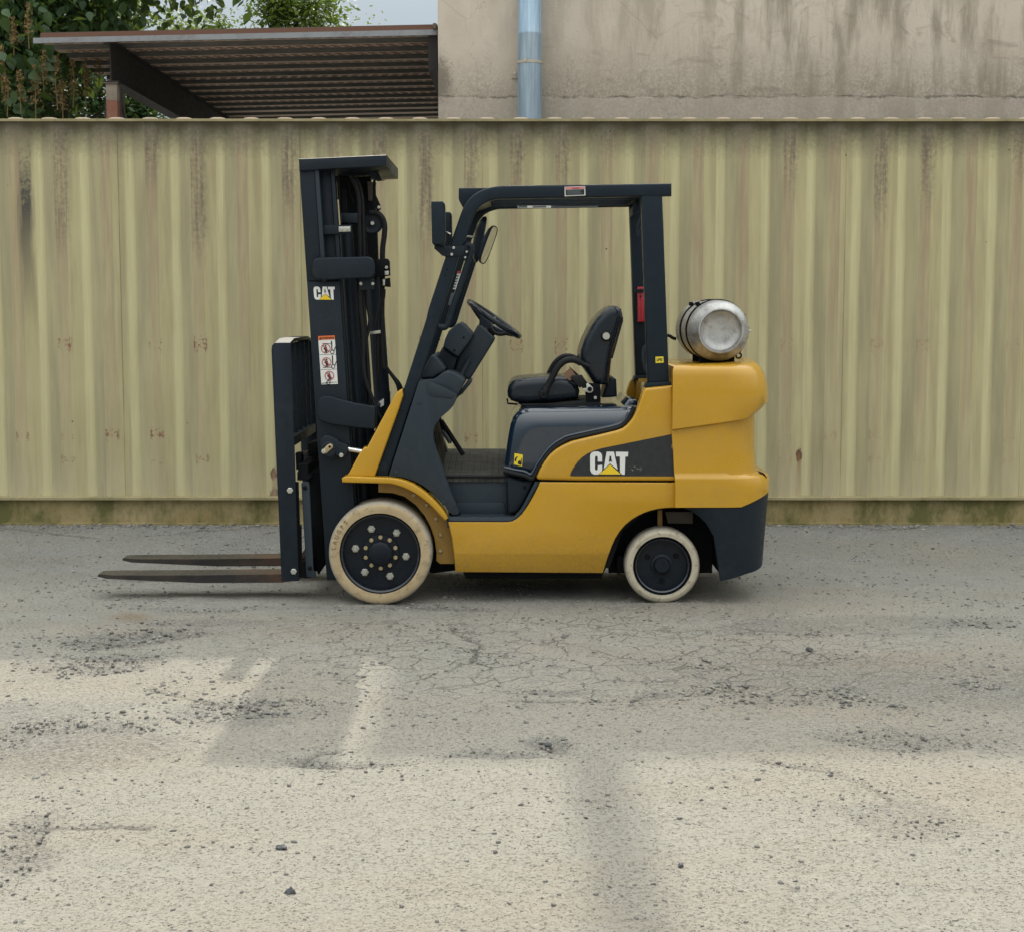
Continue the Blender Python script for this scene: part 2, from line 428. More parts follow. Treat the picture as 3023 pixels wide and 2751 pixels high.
def mat_ground():
    t = T('worn dusty asphalt'); v = t.coord('Object')
    gr = t.n('Attribute', attribute_name='gravelly').outputs['Fac']; ck = t.n('Attribute', attribute_name='crack').outputs['Fac']
    sep = t.n('SeparateXYZ', {0: v}); y = sep.outputs[1]
    big = t.noise(v, .9, 5, .6); mid = t.noise(v, 5, 5, .6); fine = t.noise(v, 70, 4, .65); vf = t.noise(v, 240, 2, .6)
    speck = t.voro(v, 130); pc = t.voro(v, 75)
    # grey stone shows towards the container, tan dust lies towards the open yard
    dust = t.ramp(t.math('ADD', t.math('MULTIPLY', y, -1.0), t.math('MULTIPLY', t.math('SUBTRACT', big, .5), 4.5)), -1.7, 1.6)
    c = t.mix(dust, (.265, .268, .255), (.352, .332, .285))
    c = t.mix(t.ramp(mid, .35, .7, 0, .45), c, t.mix(dust, (.195, .198, .190), (.300, .284, .243)))
    c = t.mix(t.math('MULTIPLY', gr, t.ramp(fine, .35, .6, .15, .75)), c, (.150, .147, .140))
    tanp = t.noise(t.coord('Object', (.6, 1.3, 1), (7, 3, 0)), 1.1, 4, .6); c = t.mix(t.ramp(tanp, .46, .66, 0, .5), c, t.mix(dust, (.235, .215, .18), (.33, .285, .225)))
    # exposed chips of stone
    chip = t.math('MULTIPLY', t.ramp(speck.outputs['Distance'], .22, .38, 1, 0), t.ramp(speck.outputs['Color'], .55, .62))
    c = t.mix(t.math('MULTIPLY', chip, .6), c, t.mix(t.ramp(pc.outputs['Color'], .3, .7), (.06, .06, .058), (.42, .40, .36)))
    grit = t.voro(v, 46); gd_ = t.math('MULTIPLY', t.ramp(grit.outputs['Distance'], .10, .30, 1, 0), t.ramp(grit.outputs['Color'], .42, .5))
    c = t.mix(t.math('MULTIPLY', gd_, .5), c, t.mix(t.ramp(pc.outputs['Color'], .35, .6), (.09, .085, .075), (.20, .18, .15)))
    c = t.mix(t.ramp(fine, .53, .68, 0, .6), c, (.115, .105, .085))
    c = t.mix(t.ramp(fine, .30, .42, .28, 0), c, (.56, .53, .46))
    # alligator cracking
    dv = t.n('VectorMath', {0: v, 1: t.n('Vector' + 'Math', {0: t.noise(v, 9, 3, .6), 1: (.12, .12, 0)}, operation='MULTIPLY')}, operation='ADD')
    al = t.voro(dv.outputs[0], 6.6, 'DISTANCE_TO_EDGE').outputs['Distance']
    zc = t.n('VectorMath', {0: t.coord('Object', (1, 1.6, 0)), 1: (.35, -1.0 * 1.6, 0)}, operation='DISTANCE').outputs['Value']
    zone = t.math('MULTIPLY', t.ramp(t.math('ADD', zc, t.math('MULTIPLY', t.math('SUBTRACT', big, .5), 1.6)), 1.0, 2.1, 1, 0), t.ramp(mid, .33, .55))
    line = t.math('MULTIPLY', t.ramp(al, .004, .026, 1, 0), zone)
    c = t.mix(t.math('MULTIPLY', line, .6), c, (.10, .092, .078))
    c = t.mix(t.math('MULTIPLY', ck, t.ramp(fine, .3, .6, .25, .8)), c, (.075, .070, .062))
    st = t.n('VectorMath', {0: t.coord('Object'), 1: tuple(ground_at(385, 1822))}, operation='DISTANCE').outputs['Value']
    c = t.mix(t.math('MULTIPLY', t.ramp(t.math('ADD', st, t.math('MULTIPLY', mid, .18)), .12, .24, 1, 0), .55), c, (.20, .125, .055))
    hgt = t.math('ADD', t.math('MULTIPLY', fine, .7), t.math('MULTIPLY', vf, .35))
    hgt = t.math('ADD', hgt, t.math('MULTIPLY', chip, .5)); hgt = t.math('SUBTRACT', hgt, t.math('MULTIPLY', gd_, .4)); hgt = t.math('SUBTRACT', hgt, t.math('MULTIPLY', line, .7))
    nrm = t.bump(hgt, 1.0, .014, t.bump(mid, .3, .02))
    return t.out(c, .93, nrm, spec=.2)
ground = finish('ground', gme, mat_ground(), smooth=0)
gme.polygons.foreach_set('use_smooth', [True] * len(gme.polygons))
tag(ground, None, kind='structure')

# ---- loose gravel: far more than one could count
ICO = None
def ico():
    bm = bmesh.new(); bmesh.ops.create_icosphere(bm, subdivisions=1, radius=1)
    v = np.array([x.co[:] for x in bm.verts]); f = np.array([[q.index for q in x.verts] for x in bm.faces]); bm.free(); return v, f
IV, IF = ico()
def stone_cloud(pos, size, seed):
    r = np.random.default_rng(seed); n = len(pos)
    base = np.stack([IV * (1 + (r.random((12, 1)) - .5) * .7) for _ in range(24)])
    V = base[r.integers(0, 24, n)].copy()
    V *= np.stack([r.uniform(.75, 1.35, n), r.uniform(.6, 1.1, n), r.uniform(.38, .72, n)], -1)[:, None, :]
    a = r.uniform(0, 6.28, n); b = r.normal(0, .3, n)
    ca, sa, cb, sb = np.cos(a), np.sin(a), np.cos(b), np.sin(b)
    x, y, z = V[..., 0], V[..., 1], V[..., 2]
    y, z = y * cb[:, None] - z * sb[:, None], y * sb[:, None] + z * cb[:, None]
    x, y = x * ca[:, None] - y * sa[:, None], x * sa[:, None] + y * ca[:, None]
    V = np.stack([x, y, z], -1) * size[:, None, None] + pos[:, None, :]
    F = (IF[None] + (np.arange(n) * 12)[:, None, None]).reshape(-1, 3)
    tone = np.repeat(r.beta(2, 3, n), 12)
    return V.reshape(-1, 3), F, tone
def scatter(n, dens_fn, lo, hi, seed):
    r = np.random.default_rng(seed)
    X = r.uniform(-3.3, 3.3, n); Y = r.uniform(-4.4, 2.28, n)
    k = r.random(n) < dens_fn(X, Y); X, Y = X[k], Y[k]
    s = lo * (hi / lo) ** (r.random(len(X)) ** 2.6)
    Zg = ground_height(X, Y) - .012 * gravel_field(X, Y) * .5
    return np.stack([X, Y, Zg + s * .12], -1), s
def dens(X, Y):
    g = gravel_field(X, Y); c = np.zeros_like(X)
    for ln in CRACKS: c = np.maximum(c, 1 - smooth(seg_dist(X, Y, ln), .02, .11))
    clump = smooth(fbm(X, Y, 3.0, 3, 90), .45, .75)
    wall = smooth(Y, 2.05, 2.24) * .8
    return np.clip(.05 + 1.0 * g ** 1.2 + .35 * c + .22 * clump + wall, 0, 1)
p1, s1 = scatter(120000, dens, .0022, .012, 5)
p2, s2 = scatter(2600, dens, .008, .018, 6)
s2 = s2 * np.where(p2[:, 1] < -2.2, .62, 1.0); s1 = s1 * np.where(p1[:, 1] < -2.4, .75, 1.0)
r_ = np.random.default_rng(77); n_ = 900
X_ = r_.uniform(-3.3, 3.3, n_); Y_ = 2.285 - np.abs(r_.normal(0, .06, n_)); k_ = r_.random(n_) < .25 + smooth(fbm(X_, Y_, 1.6, 2, 51), .4, .7); X_, Y_ = X_[k_], Y_[k_]
s3 = .004 * 5.0 ** (r_.random(len(X_)) ** 1.8); p3 = np.stack([X_, Y_, ground_height(X_, Y_) + s3 * .25], -1)
gv, gf, gt = stone_cloud(np.concatenate([p1, p2, p3]), np.concatenate([s1, s2, s3]), 8)
grm = arrays_mesh('gravel', gv, gf)
at_ = grm.attributes.new('tone', 'FLOAT', 'POINT'); at_.data.foreach_set('value', gt.astype('f'))
def mat_stone(name='loose stone', attr=True):
    t = T(name); v = t.coord('Object'); n = t.noise(v, 60, 3, .6)
    f = t.n('Attribute', attribute_name='tone').outputs['Fac'] if attr else n
    c = t.mix(f, (.10, .10, .098), (.42, .40, .365))
    c = t.mix(t.ramp(n, .4, .7, 0, .4), c, (.21, .185, .145))
    return t.out(c, .9, t.bump(n, .3, .004), spec=.25)
M['stone'] = mat_stone(); M['darkstone'] = paint('dark stone', (.055, .058, .065), .6, (.12, .11, .1), .2, .3, 80)
tag(finish('gravel', grm, M['stone'], smooth=0), 'loose grey gravel and grit scattered over the worn yard', 'gravel', kind='stuff')
# a few single stones that can be pointed at
def single_stone(u, v, size, label, mat, seed):
    p = ground_at(u, v); g = float(ground_height(np.array([p.x]), np.array([p.y]))[0]); p = ground_at(u, v, g)
    V, F, _ = stone_cloud(np.array([[0, 0, size * .35]]), np.array([size]), seed)
    bm = bmesh.new(); vs_ = [bm.verts.new(x) for x in V]
    for f in F: bm.faces.new([vs_[i] for i in f])
    bmesh.ops.subdivide_edges(bm, edges=bm.edges[:], cuts=1, use_grid_fill=True)
    r = random.Random(seed)
    for x in bm.verts: x.co += Vector((r.uniform(-1, 1), r.uniform(-1, 1), r.uniform(-1, 1))) * size * .08
    o = finish('stone', bm_mesh('stone', bm), mat, None, loc=(p.x, p.y, g), smooth=0)
    tag(o, label, 'stone')
single_stone(2738, 1532, .040, 'dark blue-grey stone chunk leaning at the foot of the container', M['darkstone'], 4)
single_stone(2390, 1920, .024, 'flat grey stone lying right of the rear wheel on the bare ground', M['stone'], 7)
single_stone(1620, 2202, .015, 'dark pebble beside the small gravel pit in the middle of the yard', M['darkstone'], 12)
single_stone(832, 2505, .014, 'dark pebble on the sunlit ground, second nearest the camera below the front wheel', M['darkstone'], 15)
single_stone(858, 2635, .015, 'dark pebble nearest the camera straight below the front wheel', M['darkstone'], 17)
single_stone(2010, 2555, .012, 'dark round pebble just right of the soft upright shadow band', M['darkstone'], 21)

# low weeds rooted along the foot of the container
def weed(u, v, H, n, label, seed):
    p = ground_at(u, v, .085); r = random.Random(seed); bm = bmesh.new()
    for k in range(n):
        a = r.uniform(0, 6.28); L = H * r.uniform(.5, 1.1); o_ = r.uniform(.2, .9) * H; w_ = r.uniform(.004, .008); dx, dy = math.cos(a), math.sin(a)
        b0 = Vector((r.uniform(-.03, .03), r.uniform(-.02, .02), -.01)); mid_ = b0 + Vector((dx * o_ * .5, dy * o_ * .3, L * .65)); tip = b0 + Vector((dx * o_, dy * o_ * .6, L * .8)); sd = Vector((-dy, dx, 0)) * w_
        v_ = [bm.verts.new(q) for q in (b0 - sd * .4, b0 + sd * .4, mid_ + sd, mid_ - sd, tip)]
        bm.faces.new(v_[:4]); bm.faces.new((v_[3], v_[2], v_[4]))
    me = bpy.data.meshes.new('weed'); bm.to_mesh(me); bm.free()
    tag(finish('weed', me, M['weed'], None, loc=tuple(p), smooth=0), label, 'weed')
M['weed'] = paint('dull weed green', (.05, .065, .030), .8, (.10, .085, .05), .4, .1)
weed(215, 1546, .05, 26, 'low dark weed at the container foot near the left edge', 1)
weed(290, 1547, .035, 18, 'smaller weed right beside the larger one at the container foot', 2)
weed(2920, 1534, .035, 16, 'little weed at the container foot near the right edge', 3)

# ================================================================== shipping container
YC = 2.30
PITCH_C = .2865; DEP = .036
X0C = at(2300, 1300, YC).x          # left end of one outward flat
def mat_container():
    t = T('weathered khaki container paint'); v = t.coord('Object'); sp = t.n('SeparateXYZ', {0: v}); x, z = sp.outputs[0], sp.outputs[2]
    u0 = t.math('DIVIDE', t.math('SUBTRACT', x, X0C), PITCH_C)
    cell = t.math('FLOOR', u0); u = t.math('FRACT', u0)
    wn_ = t.n('TexWhiteNoise', {'W': cell}, noise_dimensions='1D'); rnd = wn_.outputs['Value']
    rn2 = t.n('TexWhiteNoise', {'W': t.math('ADD', cell, 77.3)}, noise_dimensions='1D').outputs['Value']
    streak = t.noise(t.coord('Object', (9, 9, .7)), 1.6, 6, .65)
    streak2 = t.noise(t.coord('Object', (26, 26, 1.5)), 1.3, 5, .7)
    blot = t.noise(v, 1.7, 5, .6); spk = t.noise(v, 42, 4, .7); spk2 = t.noise(v, 95, 3, .7)
    c = t.mix(t.ramp(blot, .3, .7), (.48, .428, .235), (.545, .49, .285))
    c = t.mix(t.ramp(streak, .44, .66, 0, .7), c, (.385, .325, .195))
    # highlight painted as a streaky pale band along one fold of every rib
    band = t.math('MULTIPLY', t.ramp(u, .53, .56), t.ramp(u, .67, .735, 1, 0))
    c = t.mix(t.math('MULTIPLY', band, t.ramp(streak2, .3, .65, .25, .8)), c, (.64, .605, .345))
    # shade painted on the left-facing side of every rib
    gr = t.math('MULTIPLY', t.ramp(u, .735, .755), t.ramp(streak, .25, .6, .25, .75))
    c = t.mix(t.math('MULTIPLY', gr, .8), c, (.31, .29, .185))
    # browner tone on the outward flats, stronger higher up
    fl = t.math('MULTIPLY', t.math('MULTIPLY', t.ramp(u, .0, .012), t.ramp(u, .255, .275, 1, 0)), t.ramp(z, .2, 2.3, .35, 1))
    c = t.mix(t.math('MULTIPLY', fl, t.ramp(streak2, .28, .6, .15, .8)), c, (.34, .255, .165))
    seam = t.math('MULTIPLY', t.ramp(t.math('ABSOLUTE', t.math('SUBTRACT', u, .40)), .006, .012, 1, 0), t.math('LESS_THAN', t.math('FRACT', t.math('DIVIDE', t.math('ADD', cell, 31.02), 4.0)), .1))
    c = t.mix(t.math('MULTIPLY', seam, t.ramp(streak, .35, .6, .2, .7)), c, (.16, .13, .08))
    # mildew running down from the top rail
    side = t.ramp(x, -3.2, 3.0, 1.0, .65)
    lim = t.math('SUBTRACT', 2.50, t.math('MULTIPLY', t.math('MULTIPLY', t.math('POWER', rnd, 1.2), side), 1.0))
    run = t.math('MULTIPLY', t.ramp(z, lim, t.math('ADD', lim, .30)), t.math('MULTIPLY', t.ramp(u, -.08, .04), t.ramp(u, .26, .40, 1, 0)))
    run = t.math('MULTIPLY', run, t.ramp(t.math('ADD', streak2, t.math('MULTIPLY', t.math('SUBTRACT', spk, .5), 1.1)), .30, .78))
    c = t.mix(t.math('MULTIPLY', run, .80), c, (.12, .105, .08))
    top = t.math('MULTIPLY', t.ramp(t.math('ADD', z, t.math('MULTIPLY', t.math('SUBTRACT', spk, .5), .16)), 2.40, 2.60), .85)
    c = t.mix(top, c, (.115, .105, .075))
    lich = t.math('MULTIPLY', t.ramp(spk2, .64, .70), t.math('MULTIPLY', t.ramp(z, 2.05, 2.5), t.ramp(blot, .45, .6)))
    c = t.mix(t.math('MULTIPLY', lich, .6), c, (.45, .43, .34))
    # one long black run near the left end
    lx = t.math('ABSOLUTE', t.math('SUBTRACT', x, at(72, 600, YC).x + .0)); wob = t.math('MULTIPLY', t.math('SUBTRACT', streak2, .5), .10)
    bl = t.math('MULTIPLY', t.ramp(t.math('ADD', lx, wob), .020, .055, 1, 0), t.math('MULTIPLY', t.ramp(z, 1.35, 2.1), t.ramp(t.math('ADD', z, t.math('MULTIPLY', t.math('SUBTRACT', spk, .5), .9)), 2.15, 2.60, 1, 0)))
    c = t.mix(t.math('MULTIPLY', bl, .9), c, (.045, .042, .045))
    # scoured remains of old red lettering on the outward flats, with rust
    def row(zc, hw, amt, seed):
        w = t.math('MULTIPLY', t.ramp(t.math('ABSOLUTE', t.math('SUBTRACT', z, t.math('ADD', zc - .02, t.math('MULTIPLY', seed, .04)))), hw * .35, hw * 1.25, 1, 0), t.math('MULTIPLY', t.ramp(u, -.05, .05), t.ramp(u, .22, .33, 1, 0)))
        edge = t.math('ADD', t.ramp(t.math('ABSOLUTE', t.math('SUBTRACT', u, .14)), .08, .13, 0, .16), t.math('MULTIPLY', t.math('SUBTRACT', seed, .5), .12))
        nn = t.noise(t.coord('Object', (1, 1, 1), (hw * 91, 0, 0)), 55, 4, .75)
        return t.math('MULTIPLY', t.ramp(w, .1, .5), t.math('MULTIPLY', t.ramp(t.math('ADD', t.math('ADD', nn, edge), t.math('MULTIPLY', t.math('SUBTRACT', w, 1.0), .16)), .565, .63), t.math('MULTIPLY', t.ramp(seed, .12, .6, .15, 1.0), amt)))
    left = t.ramp(x, .6, 1.6, 1, .35)
    rust = t.math('MAXIMUM', row(at(0, 1022, YC).z, .062, .85, rnd), row(at(0, 1290, YC).z, .045, .8, rn2))
    rust = t.math('MAXIMUM', rust, row(at(0, 1362, YC).z, .035, .6, rnd))
    c = t.mix(t.math('MULTIPLY', rust, left), c, (.20, .055, .045))
    # single chips and rust blooms
    chip = t.voro(v, 4.2); ch = t.math('MULTIPLY', t.ramp(chip.outputs['Distance'], .018, .030, 1, 0), t.ramp(chip.outputs['Color'], .45, .5))
    c = t.mix(ch, c, (.06, .035, .028))
    for (px, py, rr) in ((808, 1470, .05), (805, 1400, .03), (2362, 1347, .032), (1290, 940, .02)):
        p = at(px, py, YC)
        q = t.n('VectorMath', {0: t.coord('Object', (1, 0, .55)), 1: (p.x, 0, p.z * .55)}, operation='DISTANCE').outputs['Value']
        c = t.mix(t.ramp(t.math('ADD', q, t.math('MULTIPLY', t.math('SUBTRACT', spk, .5), rr * 1.5)), rr * .55, rr * .8, .95, 0), c, (.115, .045, .028))
        dr = t.math('MULTIPLY', t.ramp(t.math('ABSOLUTE', t.math('SUBTRACT', x, p.x)), .004, .02, 1, 0), t.math('MULTIPLY', t.ramp(z, p.z - .28, p.z, 0, .7), t.ramp(z, p.z, p.z + .03, 1, 0)))
        c = t.mix(dr, c, (.26, .125, .06))
    # pale scuffing low down
    c = t.mix(t.math('MULTIPLY', t.ramp(z, .55, .25, 0, .45), t.ramp(streak2, .35, .6)), c, (.60, .53, .37))
    low = t.math('MULTIPLY', t.ramp(t.math('ADD', z, t.math('MULTIPLY', t.math('SUBTRACT', spk, .5), .09)), .275, .245), t.ramp(blot, .4, .6))
    c = t.mix(t.math('MULTIPLY', low, .6), c, (.14, .125, .065))
    return t.out(c, t.ramp(streak, .3, .7, .55, .75), t.bump(spk, .10, .004, t.bump(streak2, .06, .006)))
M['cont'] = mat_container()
def mat_rail(name, a, b, moss):
    t = T(name); v = t.coord('Object'); n = t.noise(v, 3, 5, .6); s = t.noise(t.coord('Object', (2.2, 2.2, 1.2)), 2, 6, .75); f = t.noise(v, 40, 4, .7)
    z = t.n('SeparateXYZ', {0: v}).outputs[2]
    c = t.mix(t.ramp(n, .35, .65), a, b)
    c = t.mix(t.math('MULTIPLY', t.ramp(s, .42, .62), moss), c, (.115, .115, .03))
    c = t.mix(t.ramp(f, .58, .72, 0, .5), c, (.08, .07, .045))
    return t.out(c, .75, t.bump(f, .25, .005))
M['rail'] = mat_rail('khaki rail paint', (.34, .29, .16), (.40, .345, .20), .35)
M['base'] = mat_rail('mossy base rail', (.40, .32, .17), (.33, .26, .115), .9)
M['roofpale'] = paint('pale roof paint', (.78, .64, .55), .7, (.3, .25, .2), .2)
ZT0 = at(1511, 349, YC).z; ZB = at(1511, 1474, YC).z; ZG = .088
cont = empty('shipping_container', (0, YC, ZG))
tag(cont, 'long khaki corrugated shipping container standing behind the forklift', 'container')
def profile_x(n0, n1):
    pts = []
    for k in range(n0, n1):
        b = X0C + k * PITCH_C
        pts += [(b, 0), (b + .26 * PITCH_C, 0), (b + .50 * PITCH_C, DEP), (b + .74 * PITCH_C, DEP)]
    pts.append((X0C + n1 * PITCH_C, 0))
    # soften every fold with three points
    out = [pts[0]]
    for a, p, b in zip(pts, pts[1:], pts[2:]):
        P, A, B = Vector(p), Vector(a), Vector(b)
        q, r = P + (A - P).normalized() * .0045, P + (B - P).normalized() * .0045
        out += [tuple(q), tuple((q + r + P * 2) / 4), tuple(r)]
    out.append(pts[-1])
    return out
k0 = -31; zlo, zhi = ZB + .012, ZT0 - .012
for k in range(k0, 15, 4):
    pr = profile_x(k, k + 4); zs = np.linspace(zlo, zhi, 26)
    V = []
    for zz in zs:
        for (x, d) in pr:
            dent = .006 * (vnoise(np.array([x * 1.9]), np.array([zz * 1.7]), 3)[0] - .5) + .004 * (vnoise(np.array([x * 6.0]), np.array([zz * 2.2]), 9)[0] - .5)
            V.append((x, YC + .012 + d + dent * (1 if .0 < (zz - zlo) < (zhi - zlo) - .01 else 0), zz))
    m_ = len(pr); F = []
    for j in range(len(zs) - 1):
        for i in range(m_ - 1):
            F.append((j * m_ + i, j * m_ + i + 1, (j + 1) * m_ + i + 1, (j + 1) * m_ + i))
    me = arrays_mesh('wall_panel', V, F)
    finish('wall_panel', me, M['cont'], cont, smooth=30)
    # hair-line lap seam where two sheets are welded
    xs = X0C + k * PITCH_C
XL, XR = X0C + k0 * PITCH_C, X0C + (k0 + 48) * PITCH_C
prof = [Vector((0, YC - .016, ZT0 - .006)), Vector((0, YC + .06, ZT0 - .005)), Vector((0, YC + .06, ZT0 - .014)), Vector((0, YC + .012, ZT0 - .020)), Vector((0, YC - .004, ZT0 - .0215)), Vector((0, YC - .016, ZT0 - .0215))]
def xsweep(name, prof, x0, x1, mat, parent, n=1, bevel=0):
    bm = bmesh.new(); rows = []
    for i in range(n + 1):
        x = x0 + (x1 - x0) * i / n; rows.append([bm.verts.new((x, p[1], p[2])) for p in prof])
    m_ = len(prof)
    for a, b in zip(rows, rows[1:]):
        for i in range(m_): bm.faces.new((a[i], a[(i + 1) % m_], b[(i + 1) % m_], b[i]))
    bm.faces.new(rows[0][::-1]); bm.faces.new(rows[-1])
    return finish(name, bm_mesh(name, bm), mat, parent)
tr = xsweep('top_rail', prof, XL, XR, M['rail'], cont)
lip = [Vector((0, YC - .012, ZB + .014)), Vector((0, YC + .07, ZB + .018)), Vector((0, YC + .07, ZB - .002)), Vector((0, YC - .012, ZB - .002))]
xsweep('bottom_lip', lip, XL, XR, M['rail'], cont)
ch = [Vector((0, YC + .028, ZB - .002)), Vector((0, YC + .10, ZB - .002)), Vector((0, YC + .10, ZG - .03)), Vector((0, YC - .002, ZG - .03)), Vector((0, YC - .002, ZG + .014)), Vector((0, YC + .028, ZG + .016))]
xsweep('base_rail', ch, XL, XR, M['base'], cont)
# roof sheet: ribs run across and show their ends above the rail
bm = bmesh.new(); prof = []
pr_ = .2115; xr0 = at(246, 350, YC + .05).x
k = math.floor((XL - xr0) / pr_)
x = xr0 + k * pr_
while x < XR:
    prof += [(x - .055, ZT0 - .008), (x - .042, ZT0 + .003), (x - .02, ZT0 + .007), (x + .02, ZT0 + .007), (x + .042, ZT0 + .003), (x + .055, ZT0 - .008)]; x += pr_
rows = [[bm.verts.new((a, y_, b + (.0 if y_ < YC + 1 else .01))) for a, b in prof] for y_ in (YC + .03, YC + 1.2, YC + 2.40)]
for a, b in zip(rows, rows[1:]):
    for i in range(len(prof) - 1): bm.faces.new((a[i], a[i + 1], b[i + 1], b[i]))
bot = [bm.verts.new((a, YC + .03, ZT0 - .0085)) for a, b in prof]
for i in range(len(prof) - 1): bm.faces.new((rows[0][i + 1], rows[0][i], bot[i], bot[i + 1]))
finish('roof_sheet', bm_mesh('roof_sheet', bm), M['roofpale'], cont, smooth=20)
box('rear_wall', (XL, YC + 2.36, ZG - .02), (XR, YC + 2.43, ZT0 - .012), M['rail'], cont, 0)
box('end_wall', (XL - .05, YC + .001, ZG - .02), (XL, YC + 2.44, ZT0 - .002), M['rail'], cont, 0)
box('end_wall', (XR, YC + .001, ZG - .02), (XR + .05, YC + 2.44, ZT0 - .002), M['rail'], cont, 0)

# ================================================================== rendered building with flue pipe
YB = 5.5
def mat_wall():
    t = T('stained beige render'); v = t.coord('Object'); sp = t.n('SeparateXYZ', {0: v}); x, z = sp.outputs[0], sp.outputs[2]
    big = t.noise(v, 1.1, 5, .6); f = t.noise(v, 55, 5, .7); st = t.noise(t.coord('Object', (5, 5, .9)), 1.3, 6, .65); tr_ = t.noise(t.coord('Object', (1, 1, 1.5), (4, 0, 2)), 3.3, 5, .65, 1.2)
    c = t.mix(t.ramp(big, .3, .7), (.455, .405, .34), (.53, .485, .42))
    right = t.ramp(x, -.4, 2.2, .15, 1.0)
    c = t.mix(t.math('MULTIPLY', t.ramp(st, .44, .62, 0, .85), right), c, (.25, .225, .175))
    c = t.mix(t.math('MULTIPLY', t.ramp(tr_, .56, .66, 0, .42), right), c, (.215, .18, .14))
    zl = at(2000, 287, YB).z
    lowz = t.ramp(t.math('ADD', z, t.math('MULTIPLY', t.math('SUBTRACT', st, .5), .9)), zl + .42, zl - .02)
    c = t.mix(t.math('MULTIPLY', lowz, t.ramp(f, .35, .62, .15, .62)), c, (.15, .135, .10))
    pale = t.math('MULTIPLY', t.ramp(t.math('ADD', z, t.math('MULTIPLY', t.math('SUBTRACT', tr_, .5), .10)), zl + .004, zl - .012), .5)
    c = t.mix(pale, c, (.42, .38, .33))
    crk = t.ramp(t.math('ABSOLUTE', t.math('SUBTRACT', t.math('ADD', z, t.math('MULTIPLY', t.math('SUBTRACT', t.noise(v, 7, 4, .7), .5), .09)), zl)), .003, .012, 1, 0)
    c = t.mix(t.math('MULTIPLY', crk, t.ramp(t.noise(v, 3.1, 4, .7), .46, .58, .05, .75)), c, (.075, .068, .058))
    # dark patch by the corner
    p = at(1300, 235, YB); q = t.n('VectorMath', {0: t.coord('Object', (1, 0, .55)), 1: (p.x, 0, p.z * .55)}, operation='DISTANCE').outputs['Value']
    c = t.mix(t.ramp(t.math('ADD', q, t.math('MULTIPLY', t.math('SUBTRACT', f, .5), .25)), .05, .12, .75, 0), c, (.12, .11, .085))
    # fine settlement cracks
    cv = t.voro(t.n('VectorMath', {0: v, 1: t.n('VectorMath', {0: t.noise(v, 6, 3, .6), 1: (.2, .2, .2)}, operation='MULTIPLY')}, operation='ADD').outputs[0], .9, 'DISTANCE_TO_EDGE').outputs['Distance']
    c = t.mix(t.ramp(cv, .0006, .0025, .28, 0), c, (.16, .145, .12))
    return t.out(c, .9, t.bump(t.math('SUBTRACT', f, t.math('MULTIPLY', crk, .6)), .35, .008, t.bump(tr_, .15, .02)))
M['render'] = mat_wall()
XBL = at(1293, 200, YB).x
ZTOP = 6.08
bld = empty('building', (3.0, YB, 0))
tag(bld, 'tall windowless building with stained beige rendered wall behind the container', 'building')
bm = bmesh.new(); add_box(bm, (XBL, YB, -.2), (9.0, YB + 9, ZTOP), .012, 2)
finish('wall', bm_mesh('wall', bm), M['render'], bld)
box('parapet_cap', (XBL - .02, YB - .02, ZTOP), (9.02, YB + 9.02, ZTOP + .05), M['render'], bld, .01)
xp = at(1564, 200, YB - .13).x; RP = .098
pipe = lathe('flue_pipe', [(0, -1.0), (RP, -1.0), (RP, at(1564, 110, YB).z - .012 - 3), (RP + .002, at(1564, 110, YB).z - .008 - 3), (RP + .002, at(1564, 110, YB).z + .008 - 3), (RP, at(1564, 110, YB).z + .012 - 3), (RP, 5.8), (0, 5.8)], (xp, YB - .15, 3.0), M['galv'], bld, 'Z', 36)
M['bandmat'] = paint('pale pipe band', (.42, .40, .34), .5, dustamt=.2, metal=.3)
zb = at(1564, 187, YB - .13).z
lathe('pipe_band', [(RP + .003, -.012), (RP + .006, -.010), (RP + .006, .010), (RP + .003, .012)], (xp, YB - .15, zb), M['bandmat'], pipe, 'Z', 36)
box('band_lug', (xp - .05, YB - .15 - RP - .018, zb - .012), (xp - .03, YB - .15 - RP + .002, zb + .016), M['bandmat'], pipe, .002)
a = at(1511, 232, YB - .02); b = at(1527, 202, YB - .02)
box('wall_plate', (a.x, YB - .022, a.z), (b.x + .04, YB - .002, b.z), M['render'], bld, .003)
lathe('plate_bolt', [(0, -.006), (.010, -.006), (.012, 0)], ((a.x + b.x) / 2, YB - .022, (a.z + b.z) / 2), M['bolt'], bld, 'Y', 10)

# ================================================================== open canopy roof left of the building
YF = 5.62
can = empty('canopy', (-2.5, YF + 3, 0))
tag(can, 'open lean-to canopy with rusty ribbed metal deck left of the building', 'canopy')
def mat_deck():
    t = T('rusty steel deck'); v = t.coord('Object'); sp = t.n('SeparateXYZ', {0: v}); x = sp.outputs[0]
    n = t.noise(v, 2.5, 5, .6); f = t.noise(t.coord('Object', (1.2, 6, 6)), 6, 5, .7)
    c = t.mix(t.ramp(n, .35, .65), (.50, .375, .305), (.60, .475, .395))
    c = t.mix(t.ramp(f, .52, .68, 0, .6), c, (.34, .21, .15))
    return t.out(c, .75, t.bump(f, .1, .004), spec=.3)
def mat_trough():
    t = T('grey steel deck web'); v = t.coord('Object'); f = t.noise(t.coord('Object', (1.2, 6, 6)), 6, 5, .7)
    c = t.mix(t.ramp(f, .4, .65), (.075, .085, .09), (.13, .125, .115))
    return t.out(c, .7)
M['deck'] = mat_deck(); M['trough'] = mat_trough()
M['slot'] = paint('slot shadow rust', (.13, .07, .052), .9, dustamt=.0)
M['steel'] = paint('brown weathered steel', (.095, .08, .066), .7, (.18, .14, .1), .3, .08)
M['edgerust'] = paint('dark rusty edge', (.13, .065, .045), .8, (.2, .15, .1), .3, .1)
